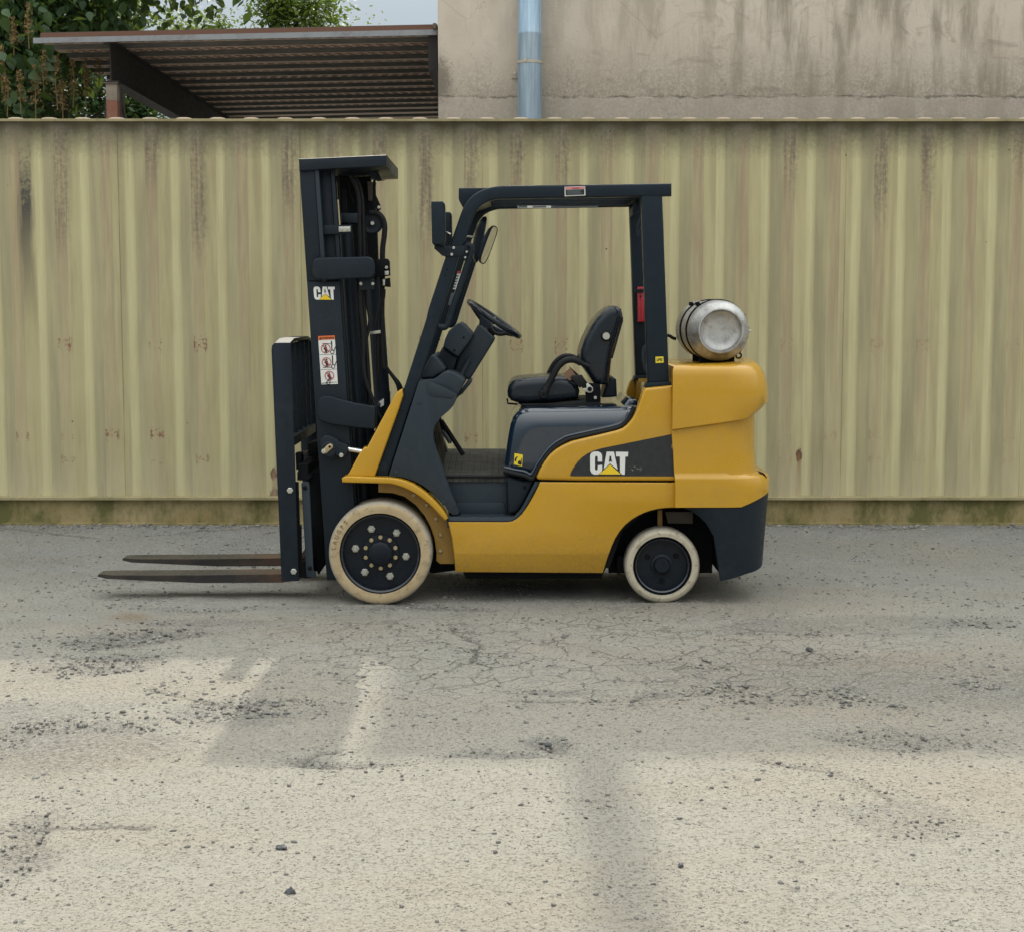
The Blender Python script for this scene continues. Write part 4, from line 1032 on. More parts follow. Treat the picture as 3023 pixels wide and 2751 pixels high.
for i, (cx_, cy_) in enumerate(((647, 334), (655, 458), (680, 580))):
    c0 = w1(Z2, cx_, cy_, .1265)
    lathe('prohibition_ring', [(.0205, -.0008), (.0235, -.0008), (.0235, .0008), (.0205, .0008)], c0, M['redink'], mast, 'Y', 28)
    decal('prohibition_bar', Z2, [(cx_ - 32, cy_ - 26), (cx_ - 26, cy_ - 32), (cx_ + 32, cy_ + 26), (cx_ + 26, cy_ + 32)], .1268, M['redink'], mast, .0006)
    decal('pictogram_figure', Z2, [(cx_ - 8, cy_ - 10), (cx_ + 10, cy_ - 12), (cx_ + 14, cy_ + 20), (cx_ + 10, cy_ + 46), (cx_ + 4, cy_ + 46), (cx_ + 2, cy_ + 22), (cx_ - 4, cy_ + 46), (cx_ - 11, cy_ + 46), (cx_ - 6, cy_ + 14), (cx_ - 20, cy_ + 8), (cx_ - 18, cy_ - 2)], .1274, M['ink'], mast, .0004)
    lathe('pictogram_head', [(0, -.0006), (.0042, -.0006), (.0042, .0004), (0, .0004)], w1(Z2, cx_ - 2, cy_ - 22, .1274), M['ink'], mast, 'Y', 12)
    wx, wy = ((706, 366), (714, 498), (672, 642))[i]
    lathe('pictogram_wheel', [(.0075, -.0006), (.0105, -.0006), (.0105, .0006), (.0075, .0006)], w1(Z2, wx, wy, .1274), M['ink'], mast, 'Y', 16)
    if i < 2: decal('pictogram_mast', Z2, [(wx - 12, wy - 100), (wx - 2, wy - 100), (wx + 2, wy - 18), (wx - 8, wy - 18)], .1276, M['ink'], mast, .0004); decal('pictogram_truck', Z2, [(wx + 10, wy - 10), (wx + 32, wy - 60), (wx + 36, wy - 60), (wx + 18, wy - 4)], .1276, M['ink'], mast, .0004)
    else: decal('pictogram_truck', Z2, [(610, 648), (664, 640), (752, 636), (752, 640), (664, 646), (610, 654)], .1279, M['ink'], mast, .0004)
    decal('pictogram_fork', Z2, [(cx_ - 34, wy - 78 if i == 0 else wy + 6), (wx - 8, wy - 78 if i == 0 else wy + 4), (wx - 8, wy - 74 if i == 0 else wy + 9), (cx_ - 34, wy - 74 if i == 0 else wy + 11)], .1276, M['ink'], mast, .0004)
for yy in (390, 524): decal('label_rule', Z2, [(592 + (yy - 390) * .07, yy), (744 + (yy - 390) * .07, yy - 4), (744 + (yy - 390) * .07, yy - 1), (592 + (yy - 390) * .07, yy + 3)], .1281, M['ink'], mast, .0004)
decal('small_label', Z2, [(1128, 815), (1172, 785), (1172, 848), (1130, 872)], .31, M['white'], mast)

# ---------------------------------------------------------------- load backrest and carriage
lb = pp('load_backrest', ZP, [(801, 1034), (803, 1020), (811, 1013), (855, 1012), (858, 1020), (882, 1714), (831, 1716)], .045, .066, M['black'], fl, .004)
o = pp('side_post', ZP, [(801, 1034), (803, 1020), (811, 1013), (855, 1012), (858, 1020), (882, 1714), (831, 1716)], .994, 1.015, M['black'], lb, .004, yr=.045)
zA, zB_ = at(830, 1013, .06), at(830, 1013, .06)
def ybar(name, xA, zA_, xB, zB2, th, y0, y1, mat, parent, rise=0.0, bevel=.003):
    bm = bmesh.new(); V = []
    ys = [y0, y0 + .18, y1 - .18, y1] if rise else [y0, y1]
    rows = []
    for i, y_ in enumerate(ys):
        dz = rise if rise and i in (1, 2) else 0
        rows.append([bm.verts.new((x_, y_, z_ + dz)) for x_, z_ in ((xA, zA_), (xB, zA_), (xB, zB2), (xA, zB2))])
    for a, b in zip(rows, rows[1:]):
        for i in range(4): bm.faces.new((a[i], a[(i + 1) % 4], b[(i + 1) % 4], b[i]))
    bm.faces.new(rows[0][::-1]); bm.faces.new(rows[-1])
    return finish(name, bm_mesh(name, bm), mat, parent)
t0, t1 = at(806, 1014, .06), at(856, 1014, .06)
ybar('top_bar', t0.x + .006, t0.z - .001, t1.x - .004, t0.z - .018, 0, .067, .993, M['black'], lb, .022)
m0, m1 = at(826, 1318, .06), at(866, 1318, .06)
ybar('lower_bar', m0.x + .01, m0.z + .045, m1.x + .0, m0.z, 0, .067, .993, M['black'], lb)
for k in range(5):
    y_ = .13 + k * .185
    q0, q1 = at(812, 1018, .06), at(854, 1018, .06); r0_, r1_ = at(824, 1316, .06), at(864, 1316, .06)
    pts = [Vector((q0.x + .012, y_, q0.z)), Vector((q1.x - .006, y_, q1.z)), Vector((r1_.x - .006, y_, r1_.z + .046)), Vector((r0_.x + .012, y_, r0_.z + .046))]
    prism('backrest_bar', pts, y_ + .016, M['black'], lb, .002)
for x_, y_ in ((292, 716), (334, 1628)): place('bolt', bolt_mesh(.016, .010, M['bolt']), lb, tuple(w1(ZC, x_, y_, .0445)))
ca = ybar('carriage', at(880, 1390, .1).x, at(880, 1372, .1).z, at(908, 1390, .1).x, at(880, 1418, .1).z, 0, .10, .97, M['dark'], fl)
ybar('carriage_bar', at(888, 1640, .1).x, at(880, 1655, .1).z, at(918, 1640, .1).x, at(880, 1705, .1).z, 0, .10, .97, M['dark'], ca)
pp('carriage_plate', ZC, [(345, 620), (385, 620), (420, 1690), (395, 1695), (365, 900)], .09, .105, M['dark'], ca, .002)
pp('carriage_upright', ZC, [(420, 575), (600, 520), (660, 1600), (590, 1700), (545, 1640), (500, 1690), (470, 1400)], .30, .36, M['dark'], ca, .003, yr=.2)
pp('carriage_upright', ZC, [(420, 575), (600, 520), (660, 1600), (590, 1700), (545, 1640), (500, 1690), (470, 1400)], .70, .76, M['dark'], ca, .003, yr=.2)
cb = pp('side_link', ZC, [(418, 640), (440, 615), (500, 622), (510, 650), (556, 1620), (582, 1640), (582, 1700), (480, 1690), (470, 1600)], .085, .099, M['plastic'], ca, .003)
for x_, y_ in ((460, 687), (516, 1592)): place('bolt_hole', B_DARK, ca, tuple(w1(ZC, x_, y_, .0848)))
pp('fork_bar_hook', ZC, [(372, 510), (430, 470), (490, 470), (500, 590), (485, 600), (460, 565), (455, 545), (398, 545), (395, 600), (372, 600)], .12, .95, M['plastic'], ca, .003)
decal('capacity_mark', ZC, [(385, 500), (425, 472), (482, 470), (460, 494)], .1195, M['white'], ca)
pp('chain_block', ZC, [(335, 310), (405, 310), (405, 480), (345, 500)], .25, .35, M['dark'], ca, .004, yr=.2)
pp('chain_block', ZC, [(458, 215), (560, 180), (600, 190), (600, 340), (470, 360)], .40, .66, M['dark'], ca, .004, yr=.3)
pp('chain_pin', ZC, [(405, 295), (465, 293), (440, 350), (415, 350)], .3, .34, M['steel'], ca, .002, yr=.2)
def fork(yc):
    root = None; hw = .085
    a = [(283, 1704), (314, 1709), (588, 1720), (832, 1719), (880, 1712), (878, 1560), (868, 1560), (864, 1660), (846, 1690), (829, 1694), (588, 1697), (338, 1698), (286, 1697)]
    P = [at(u, v, .27 - hw) for u, v in a]
    bm = bmesh.new(); A = [bm.verts.new((p.x, yc - hw, p.z)) for p in P]; B = [bm.verts.new((p.x, yc + hw, p.z)) for p in P]
    for i, s in ((0, .62), (1, .85), (11, .95), (12, .62)):
        A[i].co.y = yc - hw * s; B[i].co.y = yc + hw * s
    bm.faces.new(A); bm.faces.new(B[::-1])
    for i in range(len(A)): bm.faces.new((A[i], B[i], B[(i + 1) % len(A)], A[(i + 1) % len(A)]))
    o = finish('fork', bm_mesh('fork', bm), M['fork'], fl, smooth=30)
    return o
fork(.27); fork(.80)

# ---------------------------------------------------------------- tilt cylinder on the mast
tc = pp('tilt_cylinder', Z2, [(598, 1160), (640, 1118), (680, 1122), (760, 1160), (765, 1180), (845, 1205), (845, 1270), (820, 1318), (770, 1320), (735, 1290), (720, 1322), (670, 1330), (620, 1300), (605, 1250)], .075, .128, M['black'], fl, .005, 3)
lathe('clevis', [(0, -.008), (.034, -.008), (.038, -.004), (.038, .002)], w1(Z2, 672, 1245, .074), M['black'], tc, 'Y', 28)
pp('lock_plate', Z2, [(606, 1262), (660, 1205), (685, 1192), (708, 1202), (712, 1228), (655, 1280), (620, 1288)], .058, .066, M['brass'], tc, .002)
lathe('pin_hole', [(0, -.0085), (.0065, -.0085), (.0068, -.0075)], w1(Z2, 684, 1220, .066), M['dark'], tc, 'Y', 14)
place('bolt', bolt_mesh(.012, .009, M['bolt']), tc, tuple(w1(Z2, 628, 1262, .0575))); place('bolt', bolt_mesh(.012, .009, M['bolt']), tc, tuple(w1(Z2, 788, 1297, .0745)))
tube('tilt_rod', [w1(Z2, 835, 1238, .13), w1(Z2, 1080, 1285, .13)], .0135, M['chrome'], tc, 18)
mirror_y(tc)

# ---------------------------------------------------------------- wheels
M['tread'] = mat_tyre('grey worn tread', (.30, .275, .23), (.38, .35, .29))
def wheel(name, cx_, cy_, Yf, width, R, rim_r, tyre_mat, front):
    c = at(cx_, cy_, Yf); c.z = R                     # stands on the ground
    root = lathe(name, [(0, .05), (rim_r - .012, .05), (rim_r - .004, .015), (rim_r, .004), (rim_r, width - .01), (0, width - .01)], c, M['rim'], fl, 'Y', 56)
    e = .012
    lathe('tyre', [(rim_r + .0006, .012), (rim_r + .004, .002), (rim_r + .02, 0), (R - .025, 0), (R - .010, .003), (R - .002, .012), (R, .03), (R, width - .03), (R - .004, width - .01), (R - .012, width), (rim_r + .0006, width)], c, tyre_mat, root, 'Y', 72)
    ty = root.children[0].data; ty.materials.append(M['tread'])
    for p in ty.polygons:
        if math.hypot(p.center.x - c.x, p.center.z - c.z) > R - .013: p.material_index = 1
    if front:
        lathe('rim_lip', [(rim_r - .014, .030), (rim_r - .012, .012), (rim_r - .004, .008), (rim_r - .003, .02)], c, M['rimlip'], root, 'Y', 56)
        lathe('hub', [(0, .000), (.045, .000), (.056, .006), (.060, .018), (.061, .036), (.092, .040), (.094, .0495)], c, M['rim'], root, 'Y', 40)
        for k in range(10):
            a = math.pi / 2 + k * math.pi / 5
            place('hub_bolt', B_BRASS, root, (c.x + math.cos(a) * .078, c.y + .0395, c.z + math.sin(a) * .078))
        for k in range(6):
            a = math.radians(111 + 60 * k)
            place('wheel_nut', B_NUT, root, (c.x + math.cos(a) * .128, c.y + .0495, c.z + math.sin(a) * .128))
    else:
        lathe('rim_lip', [(rim_r - .018, .040), (rim_r - .016, .016), (rim_r - .010, .012), (rim_r - .003, .02)], c, M['rimlip'], root, 'Y', 48)
        lathe('hub', [(0, .020), (.036, .020), (.041, .026), (.043, .036), (.055, .040), (.056, .0495)], c, M['rim'], root, 'Y', 36)
        for k in range(3):
            a = math.radians(32 + 120 * k)
            lathe('rim_hole', [(0, .0485), (.0105, .0485), (.0115, .046), (.0135, .046), (.0145, .0499)], (c.x + math.cos(a) * .083, c.y, c.z + math.sin(a) * .083), M['dark'], root, 'Y', 16)
    return root, c
fw, fc = wheel('drive_wheel', 1122, 1632, 0.0, .26, .2585, .200, M['tyre'], True)
rw, rc = wheel('steer_wheel', 1956, 1674, .045, .15, .189, .1455, M['tyre_pale'], False)
# raised lettering on the front tyre
def arc_text(txt, c, rad, a0, da, h, y, mat, parent):
    bm_all = None
    for i, chx in enumerate(txt):
        a = a0 + i * da
        me = text_mesh(chx, h, (c.x + math.cos(a) * rad, 0, c.z + math.sin(a) * rad), a - math.pi / 2, .9, y, .01)
        finish('tyre_letter', me, mat, parent, smooth=0)
M['tyremark'] = paint('dirty tyre lettering', (.24, .18, .11), .9, (.3, .25, .17), .3)
arc_text('LAUGPS', fc, .231, math.radians(173), math.radians(-7.2), .022, -.0006, M['tyremark'], fw)
for (w_, c_) in ((fw, fc), (rw, rc)):
    m_ = mirror_y(w_)
    for chd in [x for x in w_.children if x.name.startswith('tyre') and 'letter' not in x.name]: mirror_y(chd, parent=m_)

# ---------------------------------------------------------------- lower body with the step cut-out and rear arch
BODY = [(1322.6, 1540), (1500, 1540), (1513, 1537), (1525, 1531), (1539, 1519), (1558, 1493), (1579, 1456), (1594.7, 1423), (1994.5, 1425), (1998.5, 1498), (1965, 1499), (1942, 1502), (1920, 1507), (1902, 1513.5), (1882, 1523), (1863, 1535), (1845, 1550), (1829, 1569), (1816, 1590), (1806, 1613), (1796, 1640), (1788, 1668), (1780.5, 1694), (1343.5, 1691), (1340, 1633), (1334, 1588)]
YS = .03
sp_ = pp('side_panel', ZP, BODY, YS, .075, M['yellow'], fl, .006, 3)
zc_ = at(1500, 1634, YS).z
bm = bmesh.new(); bm.from_mesh(sp_.data)
bmesh.ops.bisect_plane(bm, geom=bm.verts[:] + bm.edges[:] + bm.faces[:], plane_co=(0, 0, zc_), plane_no=(0, 0, 1))
zlow = at(1500, 1692, YS).z
for v in bm.verts:
    if v.co.z < zc_ - .001: v.co.y += .028 * (zc_ - v.co.z) / (zc_ - zlow)
bm.to_mesh(sp_.data); bm.free(); sp_.data.set_sharp_from_angle(angle=.3)
mirror_y(sp_)
# chassis bulk between the panels
CH = [(1345, 1560), (1500, 1560), (1545, 1540), (1600, 1440), (1990, 1440), (1990, 1500), (1900, 1520), (1840, 1570), (1800, 1680), (1345, 1680)]
pp('chassis', ZP, CH, .0765, .985, M['dark'], fl, 0, yr=YS)
pp('shade_blocker', ZP, [(1360, 1675), (1790, 1675), (1775, 1708), (1375, 1708)], .13, .93, M['dark'], fl, .01, yr=.13)  # added block under the body, cuts light to deepen the shade there
pp('rear_axle', ZP, [(1820, 1640), (2060, 1640), (2060, 1690), (1820, 1690)], .20, .86, M['dark'], fl, .01, yr=.2)
pp('arch_back', ZP, [(1800, 1500), (2110, 1500), (2110, 1700), (1800, 1700)], .30, .33, M['dark'], fl, 0, yr=.2)
pp('arch_post', Z8, [(448, 1030), (480, 1030), (482, 1190), (448, 1190)], .20, .24, M['yellow_shaded'], fl, .003, yr=.12)
pp('arch_rib', Z8, [(500, 1068), (690, 1070), (690, 1150), (520, 1148)], .20, .24, M['steel'], fl, .003, yr=.12)
# inner wheel-arch plate with bolts
ARCH = [(720, 262), (850, 268), (980, 305), (1100, 365), (1220, 455), (1310, 545), (1395, 632), (1430, 645), (1465, 800), (1480, 950), (1480, 1072), (1335, 1072), (1298, 1040), (1300, 960), (1280, 820), (1240, 700), (1180, 590), (1090, 480), (980, 400), (860, 365), (720, 358)]
ap = pp('arch_plate', Z5, ARCH, .115, .14, M['yellow_shaded'], fl, .003, yr=.06)
for x_, y_ in ((1075, 385), (1203, 486), (1297, 622), (1342, 780), (1340, 942)):
    p = w1(Z5, x_, y_, .06); place('arch_bolt', B_HEADY, ap, (p.x, .1145, p.z))
pp('front_frame', Z5, [(460, 262), (720, 262), (1300, 700), (1480, 1072), (1490, 1150), (1250, 1180), (900, 900), (460, 500)], .30, .76, M['dark'], fl, 0, yr=.2)
# fender lip and front cowling
FEN = [(365, 207), (395, 190), (440, 188), (690, 198), (850, 204), (930, 216), (1000, 235), (1070, 264), (1130, 300), (1195, 347), (1250, 395), (1305, 448), (1350, 500), (1385, 545), (1419, 602), (1390, 629), (1352, 585), (1310, 540), (1265, 492), (1220, 450), (1160, 402), (1100, 360), (1040, 328), (980, 300), (915, 278), (850, 262), (700, 257), (370, 249)]
fen = pp('fender', Z5, FEN, .012, .30, M['yellow'], fl, .006, 3)
mirror_y(fen)
COWL = [(1338, 700), (1318, 708), (1292, 728), (1272, 752), (1255, 785), (1020, 1225), (990, 1228), (972, 1255), (945, 1292), (860, 1450), (835, 1485), (1085, 1492), (1105, 1440), (1300, 900), (1345, 760)]
cw = pp('front_cowling', Z2, COWL, .045, .16, M['yellow'], fl, .008, 3)
mirror_y(cw)
pp('cowling_panel', Z2, [(1250, 800), (1300, 800), (1085, 1430), (900, 1450), (860, 1440)], .161, .90, M['dark'], fl, .004, yr=.05)

# ---------------------------------------------------------------- overhead guard
OUT = W(Z3, [(2872, 155), (2400, 162), (1835, 170), (1050, 180), (970, 187), (900, 200), (838, 219), (780, 245), (732, 274), (690, 310), (657, 348), (630, 390), (608, 434), (590, 480), (420, 960), (240, 1510)], .09) + W(Z4, [(395, 350), (170, 1050), (0, 1530)], .09) + W(Z2, [(1085, 1500)], .09)
INN = W(Z2, [(1205, 1502)], .09) + W(Z4, [(205, 1350), (330, 1000)], .09) + W(Z3, [(350, 1660), (560, 970), (720, 530), (738, 488), (760, 450), (788, 415), (820, 385), (858, 362), (900, 345), (950, 330), (1000, 322), (1835, 310), (2400, 300), (2872, 292)], .09)
gd = prism('overhead_guard', [Vector((p.x, .085, p.z)) for p in OUT + INN], .145, M['charcoal'], fl, .009, 3)
mirror_y(gd, 'guard_frame', gd)
# rear posts
POST = W(Z7, [(285, 238), (475, 236)], .09) + W(Z6, [(1606, 852), (1415, 862)], .09)
rp = prism('rear_post', [Vector((p.x, .088, p.z)) for p in POST], .165, M['charcoal'], gd, .007, 3); mirror_y(rp)
col = pp('post_collar', Z6, [(1392, 905), (1400, 878), (1415, 858), (1624, 848), (1634, 882)], .070, .20, M['charcoal'], gd, .005); mirror_y(col)
# cross pieces and roof bars
pf = W(Z3, [(565, 212), (572, 205), (900, 203), (900, 310), (720, 380), (612, 402), (572, 345), (565, 320)], .15)
prism('front_crossmember', [Vector((p.x, .150, p.z)) for p in pf], .93, M['charcoal'], gd, .006, 3)
a, b = w1(Z7, 240, 150, .15), w1(Z7, 300, 240, .15)
box('rear_crossmember', (a.x - .02, .146, b.z), (b.x + .06, .914, a.z - .004), M['charcoal'], gd, .006)
xa, xb = w1(Z3, 800, 230, .15), w1(Z7, 250, 200, .15)
for k in range(6):
    y_ = .215 + k * .126
    box('roof_bar', (xa.x, y_ - .006, xa.z - .034), (xb.x, y_ + .006, xa.z - .002), M['charcoal'], gd, .002)
pv = pp('guard_bracket', ZR, [(1480, 440), (1580, 320), (1590, 490), (1470, 570)], .40, .62, M['black'], gd, .003, yr=.30)
# grab handle beside the near leg
gh = W(Z3, [(640, 835), (668, 820), (695, 838), (702, 880), (690, 930), (600, 1210), (520, 1450), (458, 1650), (440, 1690), (405, 1715), (340, 1700), (318, 1692)], .11)
tube('grab_handle', spline(gh, 4), .0155, M['charcoal'], gd, 12)
tube('grab_handle', [Vector((p.x, 1.06 - .11, p.z)) for p in spline(gh, 4)], .0155, M['charcoal'], gd, 12)
for x_, y_ in ((651, 897), (636, 957)): place('bolt', bolt_mesh(.006, .004, M['bolt']), gd, tuple(w1(Z3, x_, y_, .094)))
pp('handle_bracket', Z3, [(615, 850), (660, 845), (640, 965), (580, 965)], .095, .11, M['charcoal'], gd, .002)
# small leg buttons
for x_, y_ in ((440, 1086), (415, 1154)): place('leg_hole', bolt_mesh(.004, .0015, M['dark'], False), gd, tuple(w1(Z3, x_, y_, .0848)))
for x_, y_ in ((1340, 852), (1160, 1400)): place('leg_cap', B_DISC, gd, tuple(w1(Z2, x_, y_, .0845)))
# labels on guard
decal('guard_label', ZR, [(437, 165), (742, 155), (748, 292), (440, 305)], .0848, M['white'], gd)
decal('guard_label_head', ZR, [(444, 170), (736, 161), (738, 195), (446, 205)], .0834, M['pink'], gd)
decal('guard_label_text', ZR, [(452, 210), (730, 200), (732, 280), (454, 292)], .0834, M['ink'], gd)
for k in range(4): decal('guard_label_line', ZR, [(475, 216 + k * 18), (690 - 20 * (k % 2), 209 + k * 18), (690 - 20 * (k % 2), 219 + k * 18), (475, 226 + k * 18)], .0820, M['greydecal'], gd, .0005)
finish('guard_label_word', text_mesh('WARNING', .0055, w1(ZR, 605, 184, .082), 0, 1, .082, .02), M['redink'], gd, smooth=0)
yfar = .9125
decal('data_label', Z3, [(1205, 362), (1568, 358), (1568, 422), (1206, 424)], yfar, M['white'], gd)
decal('data_label_block', Z3, [(1212, 370), (1308, 368), (1308, 416), (1212, 418)], yfar - .0013, M['greydecal'], gd)
for k in range(6): decal('data_label_mark', Z3, [(1325 + k * 40, 366 + 4 * (k % 2)), (1346 + k * 40, 364), (1350 + k * 40, 392), (1330 + k * 40, 396)], yfar - .0013, M['ink'], gd, .0006)
decal('data_label_strip', Z3, [(1366, 402), (1515, 400), (1515, 414), (1366, 416)], yfar - .0013, M['greydecal'], gd)
decal('data_label', Z3, [(1575, 358), (2075, 350), (2076, 412), (1577, 420)], yfar, M['greydecal'], gd)
for k in range(3): decal('data_label_line', Z3, [(1600, 370 + k * 15), (2040, 364 + k * 15), (2040, 369 + k * 15), (1600, 375 + k * 15)], yfar - .0013, M['ink'], gd, .0005)
decal('leg_label', Z3, [(556, 1106), (592, 1106), (588, 1150), (540, 1302), (502, 1302), (545, 1150)], .909, M['white'], gd)
decal('leg_label_head', Z3, [(558, 1104), (594, 1104), (588, 1132), (551, 1132)], .9077, M['redink'], gd)
for k in range(5): decal('leg_label_mark', Z3, [(536 - k * 9 + 10, 1150 + k * 30), (560 - k * 9 + 10, 1150 + k * 30), (552 - k * 9 + 10, 1168 + k * 30), (530 - k * 9 + 10, 1168 + k * 30)], .9077, M['greydecal'], gd, .0005)
decal('leg_label', Z3, [(484, 1340), (518, 1340), (480, 1478), (450, 1470)], .909, M['greydecal'], gd)
# rear lamp on the far post
lr = pp('tail_lamp', Z7, [(246, 1062), (310, 1062), (318, 1380), (250, 1380)], .86, .89, M['red'], fl, .006, yr=.89)
pp('lamp_clip', Z7, [(220, 1085), (310, 1080), (312, 1112), (222, 1118)], .845, .8595, M['rubber'], lr, .003, yr=.86)
place('lamp_screw', bolt_mesh(.005, .002, M['dark'], False), lr, tuple(w1(Z7, 278, 1150, .8595)))
hose('post_cable', Z7, [(275, 440), (250, 520), (250, 600), (262, 560), (290, 520)], .30, .004, 'plastic', gd)
hose('post_hose', Z7, [(325, 1590), (305, 1640), (305, 1720), (320, 1790), (335, 1835)], .30, .010, 'plastic', gd)
# LPG sticker
decal('gas_label', Z6, [(1480, 622), (1557, 618), (1560, 680), (1482, 684)], .0878, M['ink'], gd)
decal('gas_label_face', Z6, [(1483, 625), (1554, 621), (1557, 677), (1485, 681)], .0864, M['decalyellow'], gd)
finish('gas_label_word', text_mesh('LPG', .0125, w1(Z6, 1520, 651, .085), math.radians(1.5), .95, .085, .03), M['ink'], gd, smooth=0)

# ---------------------------------------------------------------- work lights and mirrors
def worklight(yA, yB, far):
    dark = M['charcoal']
    o = pp('work_light', Z3, [(268, 352), (392, 350), (408, 366), (414, 395), (420, 760), (404, 815), (290, 818), (278, 800)], yA, yB, dark, fl, .006, 3, yr=.03)
    pp('light_bracket', Z3, [(300, 819), (400, 822), (440, 836), (640, 830), (614, 940), (390, 942), (302, 862)], .0755 if not far else .978, .0845 if not far else .987, M['black'], o, .002, yr=.08)
    return o
wl = worklight(.015, .125, False); worklight(.935, 1.045, True)
tube('light_wire', spline(W(Z3, [(415, 680), (440, 690), (462, 720), (465, 770), (450, 830)], .09), 5), .003, M['rubber'], wl, 6)
tube('light_plug', W(Z3, [(425, 685), (478, 705)], .10), .005, M['bolt'], wl, 8)
for x_, y_ in ((511, 853), (490, 925)): place('bolt', bolt_mesh(.0075, .005, M['bolt']), wl, tuple(w1(Z3, x_, y_, .0752)))
def mirror(cz, tip, tail, Y, halfw, ang, label):
    a, b = w1(Z3, *tip, Y), w1(Z3, *tail, Y); c = (a + b) / 2; up = (a - b); L = up.length / 2; up.normalize()
    n = Matrix.Rotation(ang, 3, 'Z') @ Vector((1, 0, 0)); n = (n - up * n.dot(up)).normalized(); s = up.cross(n)
    def dish(depths, mat, name, parent):
        bm = bmesh.new(); rings = []
        for rr, d in depths:
            if rr == 0: rings.append([bm.verts.new(c + n * d)]); continue
            ring = []
            for k in range(32):
                t = 2 * math.pi * k / 32; ct, st = math.cos(t), math.sin(t)
                e = .55; ct = math.copysign(abs(ct) ** e, ct); st = math.copysign(abs(st) ** e, st)
                ring.append(bm.verts.new(c + up * ct * L * rr + s * st * halfw * rr + n * d))
            rings.append(ring)
        for p, q in zip(rings, rings[1:]):
            for k in range(32):
                if len(p) == 1: bm.faces.new((p[0], q[k], q[(k + 1) % 32]))
                elif len(q) == 1: bm.faces.new((p[k], p[(k + 1) % 32], q[0]))
                else: bm.faces.new((p[k], p[(k + 1) % 32], q[(k + 1) % 32], q[k]))
        return finish(name, bm_mesh(name, bm), mat, parent, smooth=60)
    o = dish([(0, -.028), (.45, -.024), (.80, -.012), (.97, .0), (1.0, .008), (.96, .012), (.93, .009)], M['charcoal'], 'mirror', fl)
    dish([(.935, .0095), (.7, .013), (.35, .0155), (0, .0165)], M['mirror'], 'mirror_glass', o)
    return o
m1_ = mirror(0, (838, 508), (736, 1012), .30, .075, math.radians(9), '')
m2_ = mirror(0, (950, 612), (800, 1022), .62, .075, math.radians(-13), '')
tube('mirror_stem', [w1(Z3, 640, 728, .28), w1(Z3, 690, 730, .28), w1(Z3, 760, 742, .29)], .0055, M['bolt'], m1_, 8)
tube('mirror_stem', [w1(Z3, 770, 790, .60), w1(Z3, 850, 800, .62)], .005, M['bolt'], m2_, 8)

# ---------------------------------------------------------------- upper side cover (yellow) with black badge field
TOPC = [(412, 1702), (440, 1640), (480, 1570), (530, 1505), (590, 1455), (650, 1420), (720, 1388), (800, 1368), (1000, 1322), (1130, 1290), (1185, 1270), (1230, 1235), (1275, 1180), (1310, 1115), (1345, 1020), (1375, 930), (1392, 908)]
sc_ = pp('side_cover', Z6, TOPC + [(1634, 884), (1645, 1000), (1660, 1400), (1670, 1742), (800, 1740), (435, 1732), (415, 1722)], .030, .11, M['yellow'], fl, .026, 4, both=False)
mirror_y(sc_)
pp('cover_core', Z6, [(700, 1420), (1190, 1310), (1320, 1180), (1400, 960), (1620, 960), (1640, 1730), (520, 1730)], .1105, .20, M['dark'], fl, 0, yr=.05)
def mat_badge():
    t = T('scuffed black decal'); v = t.coord('Object'); sp = t.n('SeparateXYZ', {0: v}); x, z = sp.outputs[0], sp.outputs[2]
    n = t.noise(v, 30, 5, .7); s = t.noise(t.coord('Object', (9, 1, 260)), 2.0, 4, .6)
    c = t.mix(t.ramp(n, .4, .7, 0, .5), (.014, .016, .020), (.035, .037, .04))
    c = t.mix(t.ramp(s, .66, .70, 0, .5), c, (.16, .16, .16))
    xe = w1(Z6, 1662, 1400, .03).x; zz = w1(Z6, 1662, 1430, .03).z
    q = t.math('ADD', t.math('MULTIPLY', t.math('ABSOLUTE', t.math('SUBTRACT', x, xe)), 2.2), t.math('MULTIPLY', t.math('ABSOLUTE', t.math('SUBTRACT', z, zz)), .75))
    c = t.mix(t.ramp(t.math('ADD', q, t.math('MULTIPLY', t.math('SUBTRACT', n, .5), .09)), .036, .040, 1, 0), c, (.45, .26, .09))
    # white abrasion right of the lettering
    p = w1(Z6, 1290, 1630, .03); q = t.n('VectorMath', {0: t.coord('Object', (.45, 0, 1.6)), 1: (p.x * .45, 0, p.z * 1.6)}, operation='DISTANCE').outputs['Value']
    c = t.mix(t.math('MULTIPLY', t.ramp(q, .012, .028, 1, 0), t.ramp(t.noise(v, 90, 3, .7), .62, .68)), c, (.45, .45, .44))
    return t.out(c, .42, t.bump(n, .05, .002))
M['badge'] = mat_badge()
BADGE = [(712, 1690), (722, 1660), (745, 1620), (780, 1570), (820, 1530), (870, 1495), (930, 1468), (1000, 1448), (1656, 1316), (1667, 1700), (722, 1698)]
bd = decal('badge_field', Z6, BADGE, .0298, M['badge'], sc_)
logo((1450 + 893 * .32698, 850 + 1478 * .32698, 1450 + 1237 * .32698, 850 + 1684 * .32698), .0283, sc_)
LO = [(962, 1688), (1073, 1584), (1182, 1688)]
decal('logo_outline', Z6, LO, .0268, M['ink'], sc_, .0004)
decal('logo_triangle', Z6, [(974, 1681), (1073, 1594), (1172, 1682)], .0262, M['logoyellow'], sc_, .0004)
# hinge line strip under the cover
pp('cover_seam', Z6, [(440, 1735), (1668, 1745), (1668, 1757), (440, 1748)], .045, .07, M['dark'], fl, 0)

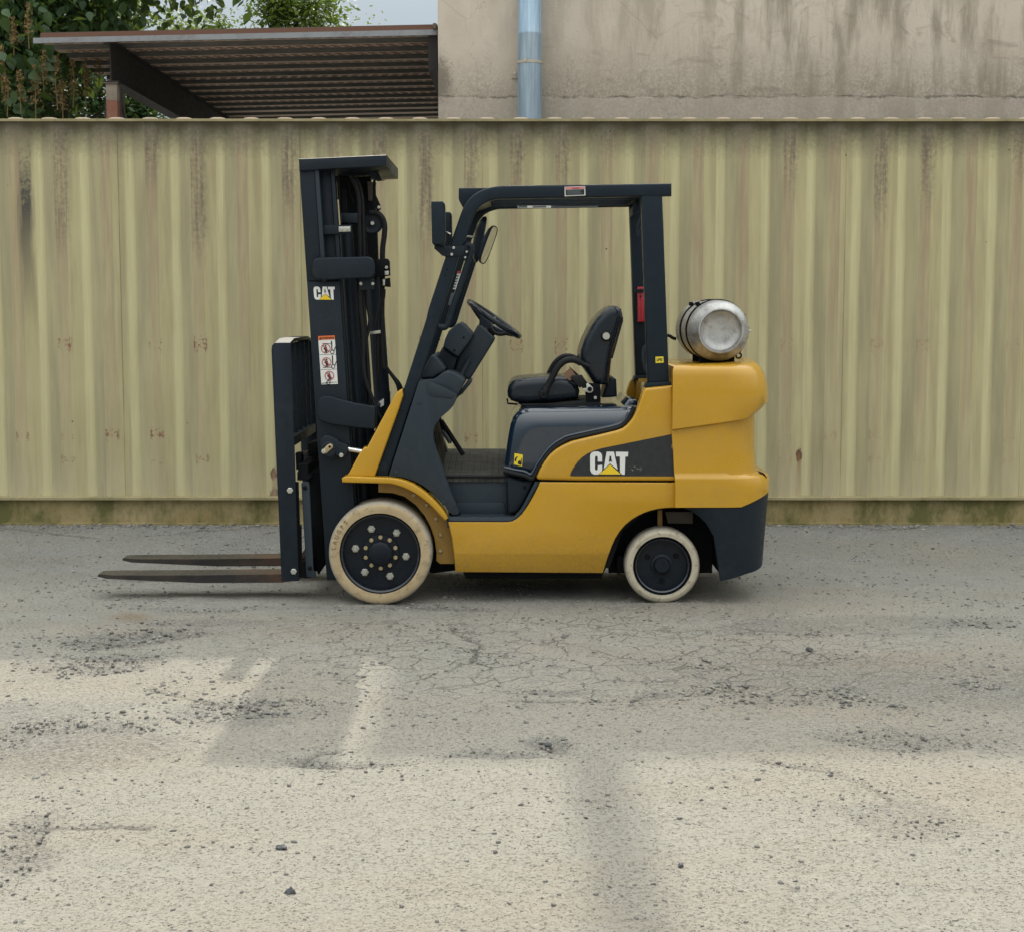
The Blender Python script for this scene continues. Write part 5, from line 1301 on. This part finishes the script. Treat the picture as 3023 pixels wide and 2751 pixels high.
# ---------------------------------------------------------------- engine hood under the seat
HOOD = [(112, 1690), (120, 1600), (130, 1500), (144, 1400), (158, 1310), (174, 1235), (198, 1172), (232, 1128), (275, 1102), (330, 1090), (480, 1086), (640, 1083), (800, 1080), (960, 1077), (1120, 1073), (1240, 1070), (1320, 1066), (1340, 1150), (1350, 1300), (1356, 1450), (1360, 1600), (1362, 1745), (1100, 1748), (800, 1748), (500, 1745), (300, 1735), (180, 1715)]
def pillow(name, pts, y0, y1, r, mat, parent, n=9, keep_below=None):
    """solid with softly rounded shoulders: sections shrink towards both side faces"""
    P = [Vector((p.x, 0, p.z)) for p in pts]; m_ = len(P)
    x0, x1, z0, z1 = min(p.x for p in P), max(p.x for p in P), min(p.z for p in P), max(p.z for p in P)
    nor = [Vector((((x0 + x1) / 2 - p.x) / ((x1 - x0) / 2), 0, ((z0 + z1) / 2 - p.z) / ((z1 - z0) / 2))) for p in P]
    rows = []
    for k in range(n + 1):
        t = math.pi / 2 * k / n; rows.append((y0 + r * (1 - math.sin(t)) if False else y0 + .8 * r * (1 - math.cos(t)), r * (1 - math.sin(t))))
    rows = rows + [(y0 + y1 - y_, d) for y_, d in rows[::-1]]
    bm = bmesh.new(); R_ = []
    for y_, d in rows: R_.append([bm.verts.new((P[i].x + nor[i].x * d, y_, P[i].z + nor[i].z * d)) for i in range(m_)])
    for a_, b_ in zip(R_, R_[1:]):
        for i in range(m_): bm.faces.new((a_[i], a_[(i + 1) % m_], b_[(i + 1) % m_], b_[i]))
    bm.faces.new(R_[0]); bm.faces.new(R_[-1][::-1])
    return finish(name, bm_mesh(name, bm), mat, parent, smooth=70)
HP = [Vector((p.x, 0, p.z)) for p in W(Z6, HOOD, .10)]
hood = pillow('engine_hood', HP, .070, .990, .10, M['hoodmat'], fl, 12)
tr1 = W(Z6, [(112, 1650), (200, 1672), (300, 1695), (362, 1722), (385, 1705), (430, 1625), (500, 1520), (575, 1440), (650, 1392), (720, 1362), (1000, 1298), (1120, 1270), (1180, 1245), (1235, 1195), (1270, 1130), (1290, 1075)], .058)
tube('hood_seal', spline(tr1, 4), .012, M['rubber'], hood, 8)
tr2 = W(Z6, [(116, 1620), (200, 1640), (300, 1658), (352, 1684), (378, 1660), (420, 1585), (490, 1485), (560, 1412), (640, 1362), (715, 1332), (1000, 1270), (1110, 1245), (1170, 1222), (1215, 1180), (1245, 1130)], .066)
tube('hood_edge', spline(tr2, 4), .009, M['hoodmat'], hood, 8)
tube('hood_seal', [Vector((p.x, 1.06 - .058, p.z)) for p in spline(tr1, 4)], .012, M['rubber'], hood, 8)
pp('hood_rear', Z6, [(1000, 1160), (1240, 1140), (1300, 1110), (1330, 1040), (1310, 1010), (1240, 1000), (1180, 1080)], .20, .86, M['hoodmat'], hood, .03, 4)
decal('tow_label', ZS, [(1250, 555), (1404, 585), (1387, 790), (1240, 755)], .0695, M['ink'], hood)
decal('tow_label_face', ZS, [(1255, 562), (1398, 590), (1382, 782), (1245, 750)], .068, M['decalyellow'], hood)
decal('tow_label_figure', ZS, [(1310, 740), (1314, 700), (1344, 682), (1362, 700), (1366, 650), (1380, 650), (1376, 755), (1350, 762)], .0666, M['ink'], hood, .0004)
decal('tow_label_figure', ZS, [(1257, 700), (1260, 650), (1282, 630), (1304, 610), (1312, 622), (1288, 660), (1282, 700)], .0666, M['ink'], hood, .0004)

# ---------------------------------------------------------------- step well and floor
bm = bmesh.new()
n0, n1 = w1(ZS, 60, 945, .14), w1(ZS, 1400, 945, .14); f0, f1 = w1(ZS, 60, 486, .98), w1(ZS, 1300, 486, .98)
V = [bm.verts.new(p) for p in (Vector((n0.x, .14, n0.z)), Vector((n1.x, .14, n1.z)), Vector((f1.x + .06, .98, f1.z)), Vector((f0.x, .98, f0.z)))]
B2 = [bm.verts.new(v.co - Vector((0, 0, .03))) for v in V]
bm.faces.new(V); bm.faces.new(B2[::-1])
for i in range(4): bm.faces.new((V[i], B2[i], B2[(i + 1) % 4], V[(i + 1) % 4]))
def mat_mat():
    t = T('ribbed floor mat'); v = t.coord('Object'); sp = t.n('SeparateXYZ', {0: v})
    a = t.math('PINGPONG', t.math('MULTIPLY', sp.outputs[0], 60), 1.0); b = t.math('PINGPONG', t.math('MULTIPLY', sp.outputs[1], 60), 1.0)
    g = t.math('MINIMUM', t.ramp(a, .05, .3), t.ramp(b, .05, .3)); n = t.noise(v, 12, 5, .6)
    c = t.mix(t.ramp(n, .35, .7), (.030, .032, .030), (.085, .080, .068))
    return t.out(c, .75, t.bump(g, .8, .004))
M['mat'] = mat_mat()
finish('floor_plate', bm_mesh('floor_plate', bm), M['mat'], fl, smooth=0)
tube('floor_edge', [Vector((n0.x, .137, n0.z - .002)), Vector((n1.x, .137, n1.z - .002))], .008, M['rubber'], fl, 8)
pp('step_riser', ZS, [(88, 962), (1120, 962), (1135, 975), (1140, 1600), (300, 1600), (240, 1380)], .15, .20, M['plastic'], fl, .006)
pp('step_panel', ZS, [(255, 1392), (1040, 1390), (1075, 1410), (1100, 1480), (1118, 1600), (330, 1600)], .142, .1495, M['plastic'], fl, .004)
STEP = [(108, 1600), (1150, 1600), (1210, 1590), (1270, 1640), (1150, 1706), (205, 1706), (160, 1680), (105, 1625)]
a, b = w1(ZS, 110, 1640, .035), w1(ZS, 1290, 1640, .035)
sp2 = box('step_plate', (a.x, .035, a.z - .055), (b.x, .22, a.z - .0), M['plastic'], fl, .008, 3)
sr = spline(W(ZS, [(108, 1612), (150, 1672), (205, 1690), (700, 1692), (1150, 1692), (1230, 1672), (1300, 1620), (1370, 1540), (1450, 1410), (1560, 1200), (1640, 1060)], .040), 5)
tube('step_rim', sr, .010, M['plastic'], fl, 8)
bm = bmesh.new()
for i in range(5):
    for j in range(16):
        x_ = a.x + .065 + j * .0135 + (.0067 if i % 2 else 0); y_ = .058 + i * .026
        add_box(bm, (x_, y_, a.z - .002), (x_ + .0085, y_ + .013, a.z + .004), .0015, 1)
g_ = finish('step_grip', bm_mesh('step_grip', bm), M['plastic'], sp2); g_['kind'] = 'stuff'
sb_ = pp('seat_box', ZS, [(1128, 975), (1200, 980), (1400, 1035), (1580, 1035), (1530, 1160), (1450, 1330), (1350, 1490), (1290, 1560), (1240, 1575), (1140, 1575)], .085, .15, M['black'], fl, .012, 3)
place('seat_box_screw', bolt_mesh(.0085, .004, M['dark'], False), sb_, tuple(w1(ZS, 1425, 1135, .0845)))
pp('seat_box_trim', ZS, [(1600, 1045), (1690, 1040), (1600, 1245), (1480, 1450), (1440, 1500), (1400, 1520), (1465, 1330)], .048, .085, M['plastic'], fl, .004)
pp('seat_box_core', ZS, [(1135, 960), (1580, 1000), (1800, 1000), (1800, 1560), (1200, 1560)], .151, .95, M['dark'], fl, 0, yr=.1)

# ---------------------------------------------------------------- front cowl (grey plastic) and dashboard
FC = W(Z2, [(1490, 628), (1530, 630), (1600, 642), (1680, 672), (1760, 712), (1828, 748), (1826, 790), (1800, 850), (1760, 895), (1700, 945), (1650, 1000), (1622, 1050), (1612, 1110), (1620, 1180), (1640, 1260), (1680, 1370), (1725, 1490), (1790, 1660)], .07)
FC += W(Z5, [(1530, 545), (1515, 565), (1470, 570), (1420, 520), (1385, 470), (1330, 415), (1260, 345), (1180, 285), (1090, 235), (1000, 205), (930, 190), (850, 190), (830, 200), (825, 205)], .07)
fcl = prism('front_cowl', [Vector((p.x, .066, p.z)) for p in FC], .20, M['plastic'], fl, .012, 3)
mirror_y(fcl)
pp('cowl_panel', Z2, [(1565, 632), (1640, 655), (1740, 700), (1820, 742), (1790, 782), (1640, 768), (1585, 752), (1568, 715)], .0615, .0655, M['plastic'], fcl, .003)
for x_, y_ in ((1495, 820), (1282, 1448), (1710, 1718)): place('cowl_screw', B_PAN, fcl, tuple(w1(Z2, x_, y_, .0655)))
toe = [w1(Z2, 1500, 700, .3), w1(Z2, 1640, 1080, .3), w1(Z2, 1700, 1420, .3), w1(Z2, 1760, 1480, .3), w1(Z2, 1500, 1480, .3), w1(Z2, 1350, 1100, .3)]
prism('toe_board', [Vector((p.x, .2005, p.z)) for p in toe], .859, M['dark'], fl, 0)
dash = pp('dashboard', Z4, [(318, 1002), (400, 998), (480, 990), (520, 965), (570, 925), (620, 908), (670, 912), (720, 935), (780, 975), (806, 1018), (790, 1070), (738, 1165), (600, 1110), (400, 1050), (316, 1028)], .105, .955, M['plastic'], fl, .012, 3)
pp('dash_cover', Z4, [(335, 985), (385, 850), (430, 765), (455, 735), (490, 738), (515, 765), (560, 815), (600, 880), (585, 915), (530, 940), (480, 978)], .18, .88, M['plastic'], dash, .012, 3)
pp('display_housing', Z4, [(735, 388), (765, 378), (800, 400), (898, 505), (890, 545), (740, 752), (690, 720), (580, 640), (600, 560), (640, 470)], .30, .74, M['plastic'], dash, .010, 3)
pp('display_base', Z4, [(575, 645), (735, 755), (690, 900), (600, 905), (500, 800), (520, 740)], .36, .70, M['black'], dash, .010, 3)
for x_, y_ in ((804, 540), (704, 680), (534, 562)): place('dash_screw', bolt_mesh(.006, .002, M['dark'], False), dash, tuple(w1(Z4, x_, y_, .2995)))
colm = pp('steering_column', Z4, [(955, 405), (1000, 412), (1140, 545), (1135, 575), (895, 960), (860, 1000), (760, 960), (700, 900), (745, 750), (890, 525)], .42, .64, M['plastic'], fl, .016, 3)
pp('column_neck', Z4, [(975, 290), (1035, 310), (1100, 370), (1150, 510), (1060, 560), (980, 560), (945, 470), (970, 410)], .47, .59, M['black'], colm, .014, 3)
lathe('horn_switch', [(0, -.03), (.018, -.03), (.028, -.018), (.034, 0), (0, 0)], w1(Z4, 1015, 490, .47), M['rubber'], colm, 'Y', 20)
tube('column_lever', spline(W(Z4, [(1090, 430), (1130, 480), (1190, 505), (1260, 495), (1290, 480)], .46), 5), .010, M['rubber'], colm, 8)
tube('shift_lever', [w1(Z4, 770, 950, .40), w1(Z4, 850, 800, .40), w1(Z4, 880, 740, .40)], [.014, .010, .006], M['plastic'], colm, 10)
tube('lever_collar', [w1(Z4, 830, 765, .40), w1(Z4, 888, 795, .40)], .004, M['plastic'], colm, 8)
pp('knee_box', Z4, [(860, 985), (888, 1010), (880, 1040), (790, 1150), (755, 1172), (740, 1160)], .40, .66, M['plastic'], dash, .008)
# steering wheel
swc = w1(Z4, 1135, 340, YM); swr = .158
t_ = math.radians(34.5); ax = Vector((math.cos(t_), 0, -math.sin(t_))); ay = Vector((0, 1, 0)); an = ax.cross(ay)
ay = (ay + an * .04).normalized()
swpts = [swc + ax * math.cos(2 * math.pi * k / 40) * swr + ay * math.sin(2 * math.pi * k / 40) * swr for k in range(40)]
sw = tube('steering_wheel', swpts, .0145, M['vinyl'], fl, 12, True)
nrm_ = an if an.z < 0 else -an
hubp = swc + nrm_ * .045
for k in range(3):
    a_ = math.radians(90 + 120 * k); e_ = swc + (ax * math.cos(a_) + ay * math.sin(a_)) * swr
    tube('wheel_spoke', spline([hubp, hubp.lerp(e_, .5) + nrm_ * .008, e_], 5), [.016] * 5 + [.014] * 5 + [.010], M['vinyl'], sw, 8)
tube('wheel_hub', [hubp + nrm_ * .03, hubp - nrm_ * .012], .036, M['vinyl'], sw, 20)
sk = swc + (-ax) * swr * .92 - nrm_ * .02
# pedals
for k, (y_, xoff) in enumerate(((.42, 0), (.62, 18))):
    pts = W(Z4, [(555 + xoff, 1560), (575 + xoff, 1545), (640 + xoff, 1640), (650 + xoff, 1690), (635 + xoff, 1688)], y_)
    pd = prism('pedal', pts, y_ + .10, M['plastic'], fl, .004)
    tube('pedal_arm', [w1(Z4, 540, 1400, y_ + .05), w1(Z4, 600 + xoff, 1610, y_ + .05)], .008, M['dark'], pd, 8)
tube('floor_pedal', [w1(Z4, 560, 1440, .35), w1(Z4, 800, 1810, .33)], .012, M['dark'], fl, 10)

# ---------------------------------------------------------------- operator seat
SB = W(Z6, [(150, 985), (146, 940), (156, 890), (185, 848), (230, 826), (290, 818), (450, 806), (620, 800), (700, 815), (770, 850), (800, 930), (790, 1000), (640, 1022), (480, 1035), (330, 1045), (230, 1038), (180, 1020)], .30)
seat = prism('seat', [Vector((p.x, .29, p.z)) for p in SB], .77, M['vinyl'], fl, .045, 5)
BK = W(Z6, [(800, 660), (812, 560), (842, 470), (890, 370), (945, 285), (1010, 215), (1060, 178), (1110, 162), (1150, 172), (1178, 198), (1190, 240), (1175, 310), (1140, 430), (1112, 540), (1088, 640), (1075, 760), (1062, 872), (1000, 878), (930, 868), (890, 800), (840, 730), (810, 700)], .30)
bk = prism('backrest', [Vector((p.x, .295, p.z)) for p in BK], .765, M['vinyl'], seat, .055, 5)
tube('backrest_seam', spline(W(Z6, [(1170, 190), (1120, 300), (1085, 420), (1060, 560), (1035, 700), (1000, 860)], .2945), 5), .003, M['vinyl'], bk, 6)
lathe('recline_knob', [(0, -.022), (.020, -.022), (.021, -.016), (.027, -.014), (.029, -.004), (.026, .004)], w1(Z6, 1037, 436, .293), M['rubber'], bk, 'Y', 10)
lathe('knob_cap', [(0, -.0245), (.018, -.0245), (.0185, -.0222)], w1(Z6, 1037, 436, .293), M['bolt'], bk, 'Y', 20)
pp('backrest_shell', Z6, [(1098, 640), (1085, 640), (1072, 760), (1062, 875), (1020, 878), (1050, 600), (1130, 420), (1190, 260), (1193, 300), (1150, 450)], .35, .71, M['plastic'], bk, .01)
arm = [(478, 960), (500, 905), (520, 870), (560, 790), (600, 720), (650, 672), (700, 652), (760, 655), (820, 685), (890, 712)]
ar = tube('armrest', spline(W(Z6, arm, .265), 5), [.020] * 5 + [.0165] * 35 + [.012] * 6, M['rubber'], seat, 12)
lathe('armrest_pivot', [(0, -.012), (.018, -.012), (.024, -.006), (.026, .008), (0, .008)], w1(Z6, 475, 962, .262), M['rubber'], ar, 'Y', 20)
place('pivot_bolt', bolt_mesh(.010, .004, M['dark']), ar, tuple(w1(Z6, 477, 960, .2495)))
P_ = spline(W(Z6, arm, .265), 5)
tube('armrest', [Vector((p.x, .795, p.z)) for p in P_], [.020] * 5 + [.0165] * 35 + [.012] * 6, M['rubber'], seat, 12)
pp('seat_pan', Z6, [(245, 1048), (560, 1040), (760, 1020), (900, 1012), (985, 1030), (998, 1055), (985, 1080), (960, 1085), (330, 1085), (290, 1075)], .29, .77, M['rubber'], seat, .008)
pp('seat_rail', Z6, [(320, 1086), (960, 1086), (955, 1120), (700, 1135), (330, 1132)], .33, .40, M['dark'], seat, .004)
pp('seat_rail', Z6, [(320, 1086), (960, 1086), (955, 1120), (700, 1135), (330, 1132)], .66, .73, M['dark'], seat, .004, yr=.33)
tube('seat_bar', W(Z6, [(145, 1000), (150, 1045), (240, 1052)], .33), .005, M['dark'], seat, 8)
tube('adjust_lever', spline(W(Z6, [(310, 1100), (260, 1140), (248, 1165), (255, 1190)], .30), 4), .004, M['dark'], seat, 6)
pp('recline_bracket', Z6, [(880, 860), (985, 870), (990, 1030), (860, 1035), (850, 950)], .285, .31, M['dark'], seat, .006)
for x_, y_ in ((972, 897), (940, 993)): place('bolt', B_SMALL if y_ > 900 else bolt_mesh(.009, .006, M['dark'], False), seat, tuple(w1(Z6, x_, y_, .2845)))
pp('seat_belt_webbing', Z6, [(655, 775), (715, 722), (765, 792), (745, 830), (705, 838), (680, 815)], .300, .306, M['belt'], seat, .001)
pp('seat_belt', Z6, [(700, 705), (795, 790), (770, 800), (712, 730)], .307, .312, M['rubber'], seat, .001)
pp('belt_reel', Z6, [(715, 812), (735, 792), (820, 788), (862, 850), (850, 880), (800, 905), (770, 880)], .262, .292, M['rubber'], seat, .008)
pp('belt_strap', Z6, [(800, 870), (868, 850), (885, 890), (840, 930)], .268, .280, M['rubber'], seat, .002)
pp('belt_anchor', Z6, [(858, 868), (872, 858), (918, 900), (922, 930), (905, 948), (880, 950), (826, 925), (832, 908), (862, 905)], .258, .2645, M['bolt'], seat, .002)
place('anchor_bolt', bolt_mesh(.013, .008, M['dark']), seat, tuple(w1(Z6, 890, 915, .2575)))
pp('rear_box', Z6, [(1060, 812), (1105, 810), (1130, 828), (1138, 985), (1060, 992), (1000, 992)], .40, .70, M['black'], seat, .012, 3)

# ---------------------------------------------------------------- counterweight: lofted plan sections
def plan(xf, xr, yn, rx, ry, n=10, tuck=0.0):
    """half outline near side -> rear centre, mirrored; xf front, xr rearmost, yn near face"""
    pts = [(xf, yn)]
    xc = xr - rx
    for i in range(1, 6): pts.append((xf + (xc - xf) * i / 5, yn))
    for i in range(1, n + 1):
        a = math.pi / 2 * i / n
        pts.append((xc + rx * math.sin(a) ** .92, yn + ry * (1 - math.cos(a))))
    k = pts[-1]
    half = pts + [(xr + .004, yn + ry + (YM - yn - ry) * .5), (xr + .006, YM)]
    return half + [(x, 2 * YM - y) for x, y in half[-2::-1]]
def loft(name, secs, mat, parent, smooth=42, cap=True):
    bm = bmesh.new(); rows = []
    for pts, zf in secs: rows.append([bm.verts.new((x, y, zf(x, y))) for x, y in pts])
    for a, b in zip(rows, rows[1:]):
        for i in range(len(a)):
            j = (i + 1) % len(a); bm.faces.new((a[i], a[j], b[j], b[i]))
    if cap: bm.faces.new(rows[0]); bm.faces.new(rows[-1][::-1])
    return finish(name, bm_mesh(name, bm), mat, parent, smooth=smooth)
def zc(v, Y=0.0): return at(2100, v, Y).z
def zk(v): z = zc(v); return lambda x, y: z
xf = at(1985, 1250, 0).x; xfl = at(2003, 1450, 0).x
def xre(u, v): return at(u, v, .24).x
ztop = zc(1087)
xa_, xb_ = at(1994, 1268, 0), at(2212, 1238, 0)
def slope(dz): return lambda x, y: xa_.z + (xb_.z - xa_.z) * min(1.0, (x - xa_.x) / (xb_.x - xa_.x)) * 1.0 + dz + max(0, x - xb_.x) * .55
def crown(v, d): z = zc(v); return lambda x, y: z + d * (1 - ((y - YM) / .55) ** 2)
secs = [(plan(xf + .03, xre(2205, 1085), .050, .20, .22), crown(1083.5, .033)),
        (plan(xf + .006, xre(2232, 1087), .014, .22, .26), crown(1086, .028)),
        (plan(xf, xre(2246, 1094), .003, .23, .27), crown(1096, .016)),
        (plan(xf, xre(2258, 1110), .000, .24, .28), crown(1112, .006)),
        (plan(xf, xre(2265, 1135), -.004, .24, .28), zk(1138)),
        (plan(xf, xre(2268, 1165), -.006, .24, .28), zk(1165)),
        (plan(xf, xre(2267, 1195), -.006, .24, .28), zk(1196)),
        (plan(xf, xre(2262, 1215), -.004, .24, .28), slope(.018)),
        (plan(xf, xre(2257, 1230), -.004, .24, .28), slope(.003)),
        (plan(xf, xre(2232, 1242), .016, .23, .28), slope(-.006)),
        (plan(xf, xre(2230, 1260), .016, .23, .28), slope(-.035)),
        (plan(xf + .006, xre(2230, 1320), .014, .23, .28), zk(1325)),
        (plan(xf + .012, xre(2234, 1385), .010, .23, .28), zk(1394)),
        (plan(xf + .014, xre(2236, 1394), .009, .23, .28), zk(1403)),
        (plan(xf + .015, xre(2262, 1402), -.004, .26, .28), zk(1409)),
        (plan(xf + .016, xre(2271, 1414), -.006, .27, .28), zk(1416)),
        (plan(xf + .018, xre(2272, 1452), -.006, .27, .28), zk(1452)),
        (plan(xf + .018, xre(2272, 1470), -.006, .27, .28), lambda x, y: zc(1497) + max(0.0, (x - at(2190, 1495, 0).x)) * .36)]
cwt = loft('counterweight', secs, M['yellow'], fl, 50)
# black lower skirt with the rear wheel arch cut into its sides
SK = [(2022, 1500), (2055, 1516), (2075, 1533), (2092, 1553), (2105, 1576), (2115, 1600), (2121, 1626), (2123, 1660), (2123, 1717), (2212, 1700), (2230, 1688), (2262, 1630), (2268, 1560), (2269, 1470), (2240, 1482), (2208, 1494)]
bm = bmesh.new()
def skirt_profile(Y):   # near side plate following the counterweight plan
    pass
xs_ = [at(u, 1550, 0).x for u in (2022, 2040, 2055, 2068, 2080, 2092, 2102, 2110, 2117, 2121, 2123)]
arch = [(at(u, v, 0).x, at(u, v, 0).z) for u, v in SK[:8]]
def arch_z(x):
    if x >= arch[-1][0]: return zb_near(x)
    for (x0, z0), (x1, z1) in zip(arch, arch[1:]):
        if x <= x1: return z0 + (z1 - z0) * max(0, x - x0) / (x1 - x0)
    return arch[-1][1]
zq0, zq1 = at(2123, 1717, 0), at(2212, 1700, 0); zr_ = at(2262, 1632, .5).z
def zb_near(x):
    return zq0.z + (zq1.z - zq0.z) * max(0, x - zq0.x) / (zq1.x - zq0.x)
xrS = xre(2269, 1500)
outline = plan(arch[0][0], xrS, -.002, .27, .28, 14)
fine = []
for (p, q) in zip(outline, outline[1:]):
    L = math.hypot(q[0] - p[0], q[1] - p[1]); k = max(1, int(L / .02))
    for i in range(k): fine.append((p[0] + (q[0] - p[0]) * i / k, p[1] + (q[1] - p[1]) * i / k))
fine.append(outline[-1])
fine = [p for p in fine]
top, bot, topi, boti = [], [], [], []
for (x, y) in fine:
    zt_ = zc(1497) + max(0.0, (x - at(2190, 1495, 0).x)) * .36 - .003
    yy = min(y, 2 * YM - y)
    if yy < .02 and x < arch[-1][0]: zb_ = min(zt_ - .004, arch_z(x))
    else:
        k = min(1.0, max(0.0, (yy - 0.0) / .26)); zb_ = zb_near(min(x, zq1.x)) * (1 - k) + zr_ * k
    inx = x - .012 * k if False else x
    k2 = min(1.0, max(0.0, yy / .3)); pull = .035 * k2
    top.append(bm.verts.new((x, y, zt_))); bot.append(bm.verts.new((x - pull, y + (.018 if y < YM else -.018) * (1 - k2), zb_)))
    sx, sy = (-.03 * k2, .03 if y < YM else -.03)
    topi.append(bm.verts.new((x + sx, y + sy * (1 - k2), zt_))); boti.append(bm.verts.new((x - pull + sx, y + sy * (1 - k2) + (.018 if y < YM else -.018) * (1 - k2), zb_)))
for i in range(len(fine) - 1):
    bm.faces.new((top[i], top[i + 1], bot[i + 1], bot[i])); bm.faces.new((topi[i + 1], topi[i], boti[i], boti[i + 1]))
    bm.faces.new((bot[i], bot[i + 1], boti[i + 1], boti[i])); bm.faces.new((top[i + 1], top[i], topi[i], topi[i + 1]))
finish('bumper', bm_mesh('bumper', bm), M['black'], cwt, smooth=35)
box('counterweight_core', (at(2125, 1600, 0).x, .06, zq0.z + .03), (xrS - .16, 1.0, zc(1500)), M['dark'], cwt, .02)
pp('side_notch', Z8, [(1120, 782), (1150, 790), (1165, 815), (1140, 835), (1130, 800)], .13, .30, M['dark'], cwt, .003, yr=.2)
# body deck between hood and counterweight
box('rear_deck', (w1(Z6, 1420, 900, .1).x, .135, w1(Z6, 1420, 1150, .1).z), (xf - .003, .925, w1(Z6, 1420, 880, .1).z), M['yellow'], fl, .02, 3)

# ================================================================== gas cylinder on the counterweight
tcn = at(2122, 977, .20)
gas = empty('gas_cylinder', (tcn.x, .5, tcn.z - .152)); tag(gas, 'scuffed silver gas cylinder strapped on top of the counterweight', 'gas cylinder')
lathe('tank', [(0, .165), (.060, .162), (.095, .152), (.102, .140), (.1035, .118), (.107, .112), (.112, .113), (.115, .122), (.120, .138), (.135, .152), (.147, .175), (.153, .205), (.154, .24), (.154, .84), (.150, .88), (.13, .925), (.09, .95), (0, .96)], (tcn.x, 0, tcn.z), M['tank'], gas, 'Y', 64, 50)
lathe('collar', [(.085, .94), (.085, 1.03), (.09, 1.03), (.09, .94)], (tcn.x, 0, tcn.z), M['tank'], gas, 'Y', 40)
lathe('valve', [(0, .96), (.02, .96), (.02, 1.01), (0, 1.01)], (tcn.x, 0, tcn.z), M['brass'], gas, 'Y', 16)
hose('gas_hose', Z7, [(520, 1500), (545, 1508), (570, 1525), (600, 1532)], .86, .009, 'rubber', gas)
# straps and cradle belong to the truck
cr = box('tank_cradle', (tcn.x - .13, .20, tcn.z - .185), (tcn.x + .155, .78, tcn.z - .176), M['dark'], fl, .002)
for y_ in (.26, .56):
    lathe('tank_strap', [(.1545, y_), (.1595, y_ + .002), (.1595, y_ + .036), (.1545, y_ + .038)], (tcn.x, 0, tcn.z), M['dark'], cr, 'Y', 56)
    a_ = math.radians(125); c_ = Vector((tcn.x + math.cos(a_) * .164, y_ + .011, tcn.z + math.sin(a_) * .164))
    box('strap_latch', c_ - Vector((.018, .008, .010)), c_ + Vector((.018, .008, .010)), M['dark'], cr, .004)
    tube('latch_pin', [c_ + Vector((.008, -.014, .008)), c_ + Vector((.008, .014, .008))], .006, M['bolt'], cr, 8)
    box('cradle_saddle', (tcn.x - .09, y_ + .001, tcn.z - .1755), (tcn.x + .09, y_ + .021, tcn.z - .125), M['dark'], cr, .004)
a_ = w1(Z7, 1205, 1305, .24)
pp('strap_arm', Z7, [(1195, 1303), (1222, 1305), (1262, 1440), (1245, 1462)], .24, .26, M['black'], cr, .002)
tube('strap_arm', W(Z7, [(1250, 1455), (1240, 1520), (1210, 1590), (1172, 1650)], .25), .006, M['dark'], cr, 8)
rg = w1(Z7, 1163, 1683, .24)
tube('pull_ring', [rg + Vector((math.cos(2 * math.pi * k / 20) * .0135, 0, math.sin(2 * math.pi * k / 20) * .0135)) for k in range(20)], .0045, M['dark'], cr, 8, True)
place('bolt', B_SMALL, cr, tuple(w1(Z7, 1262, 1462, .238)))
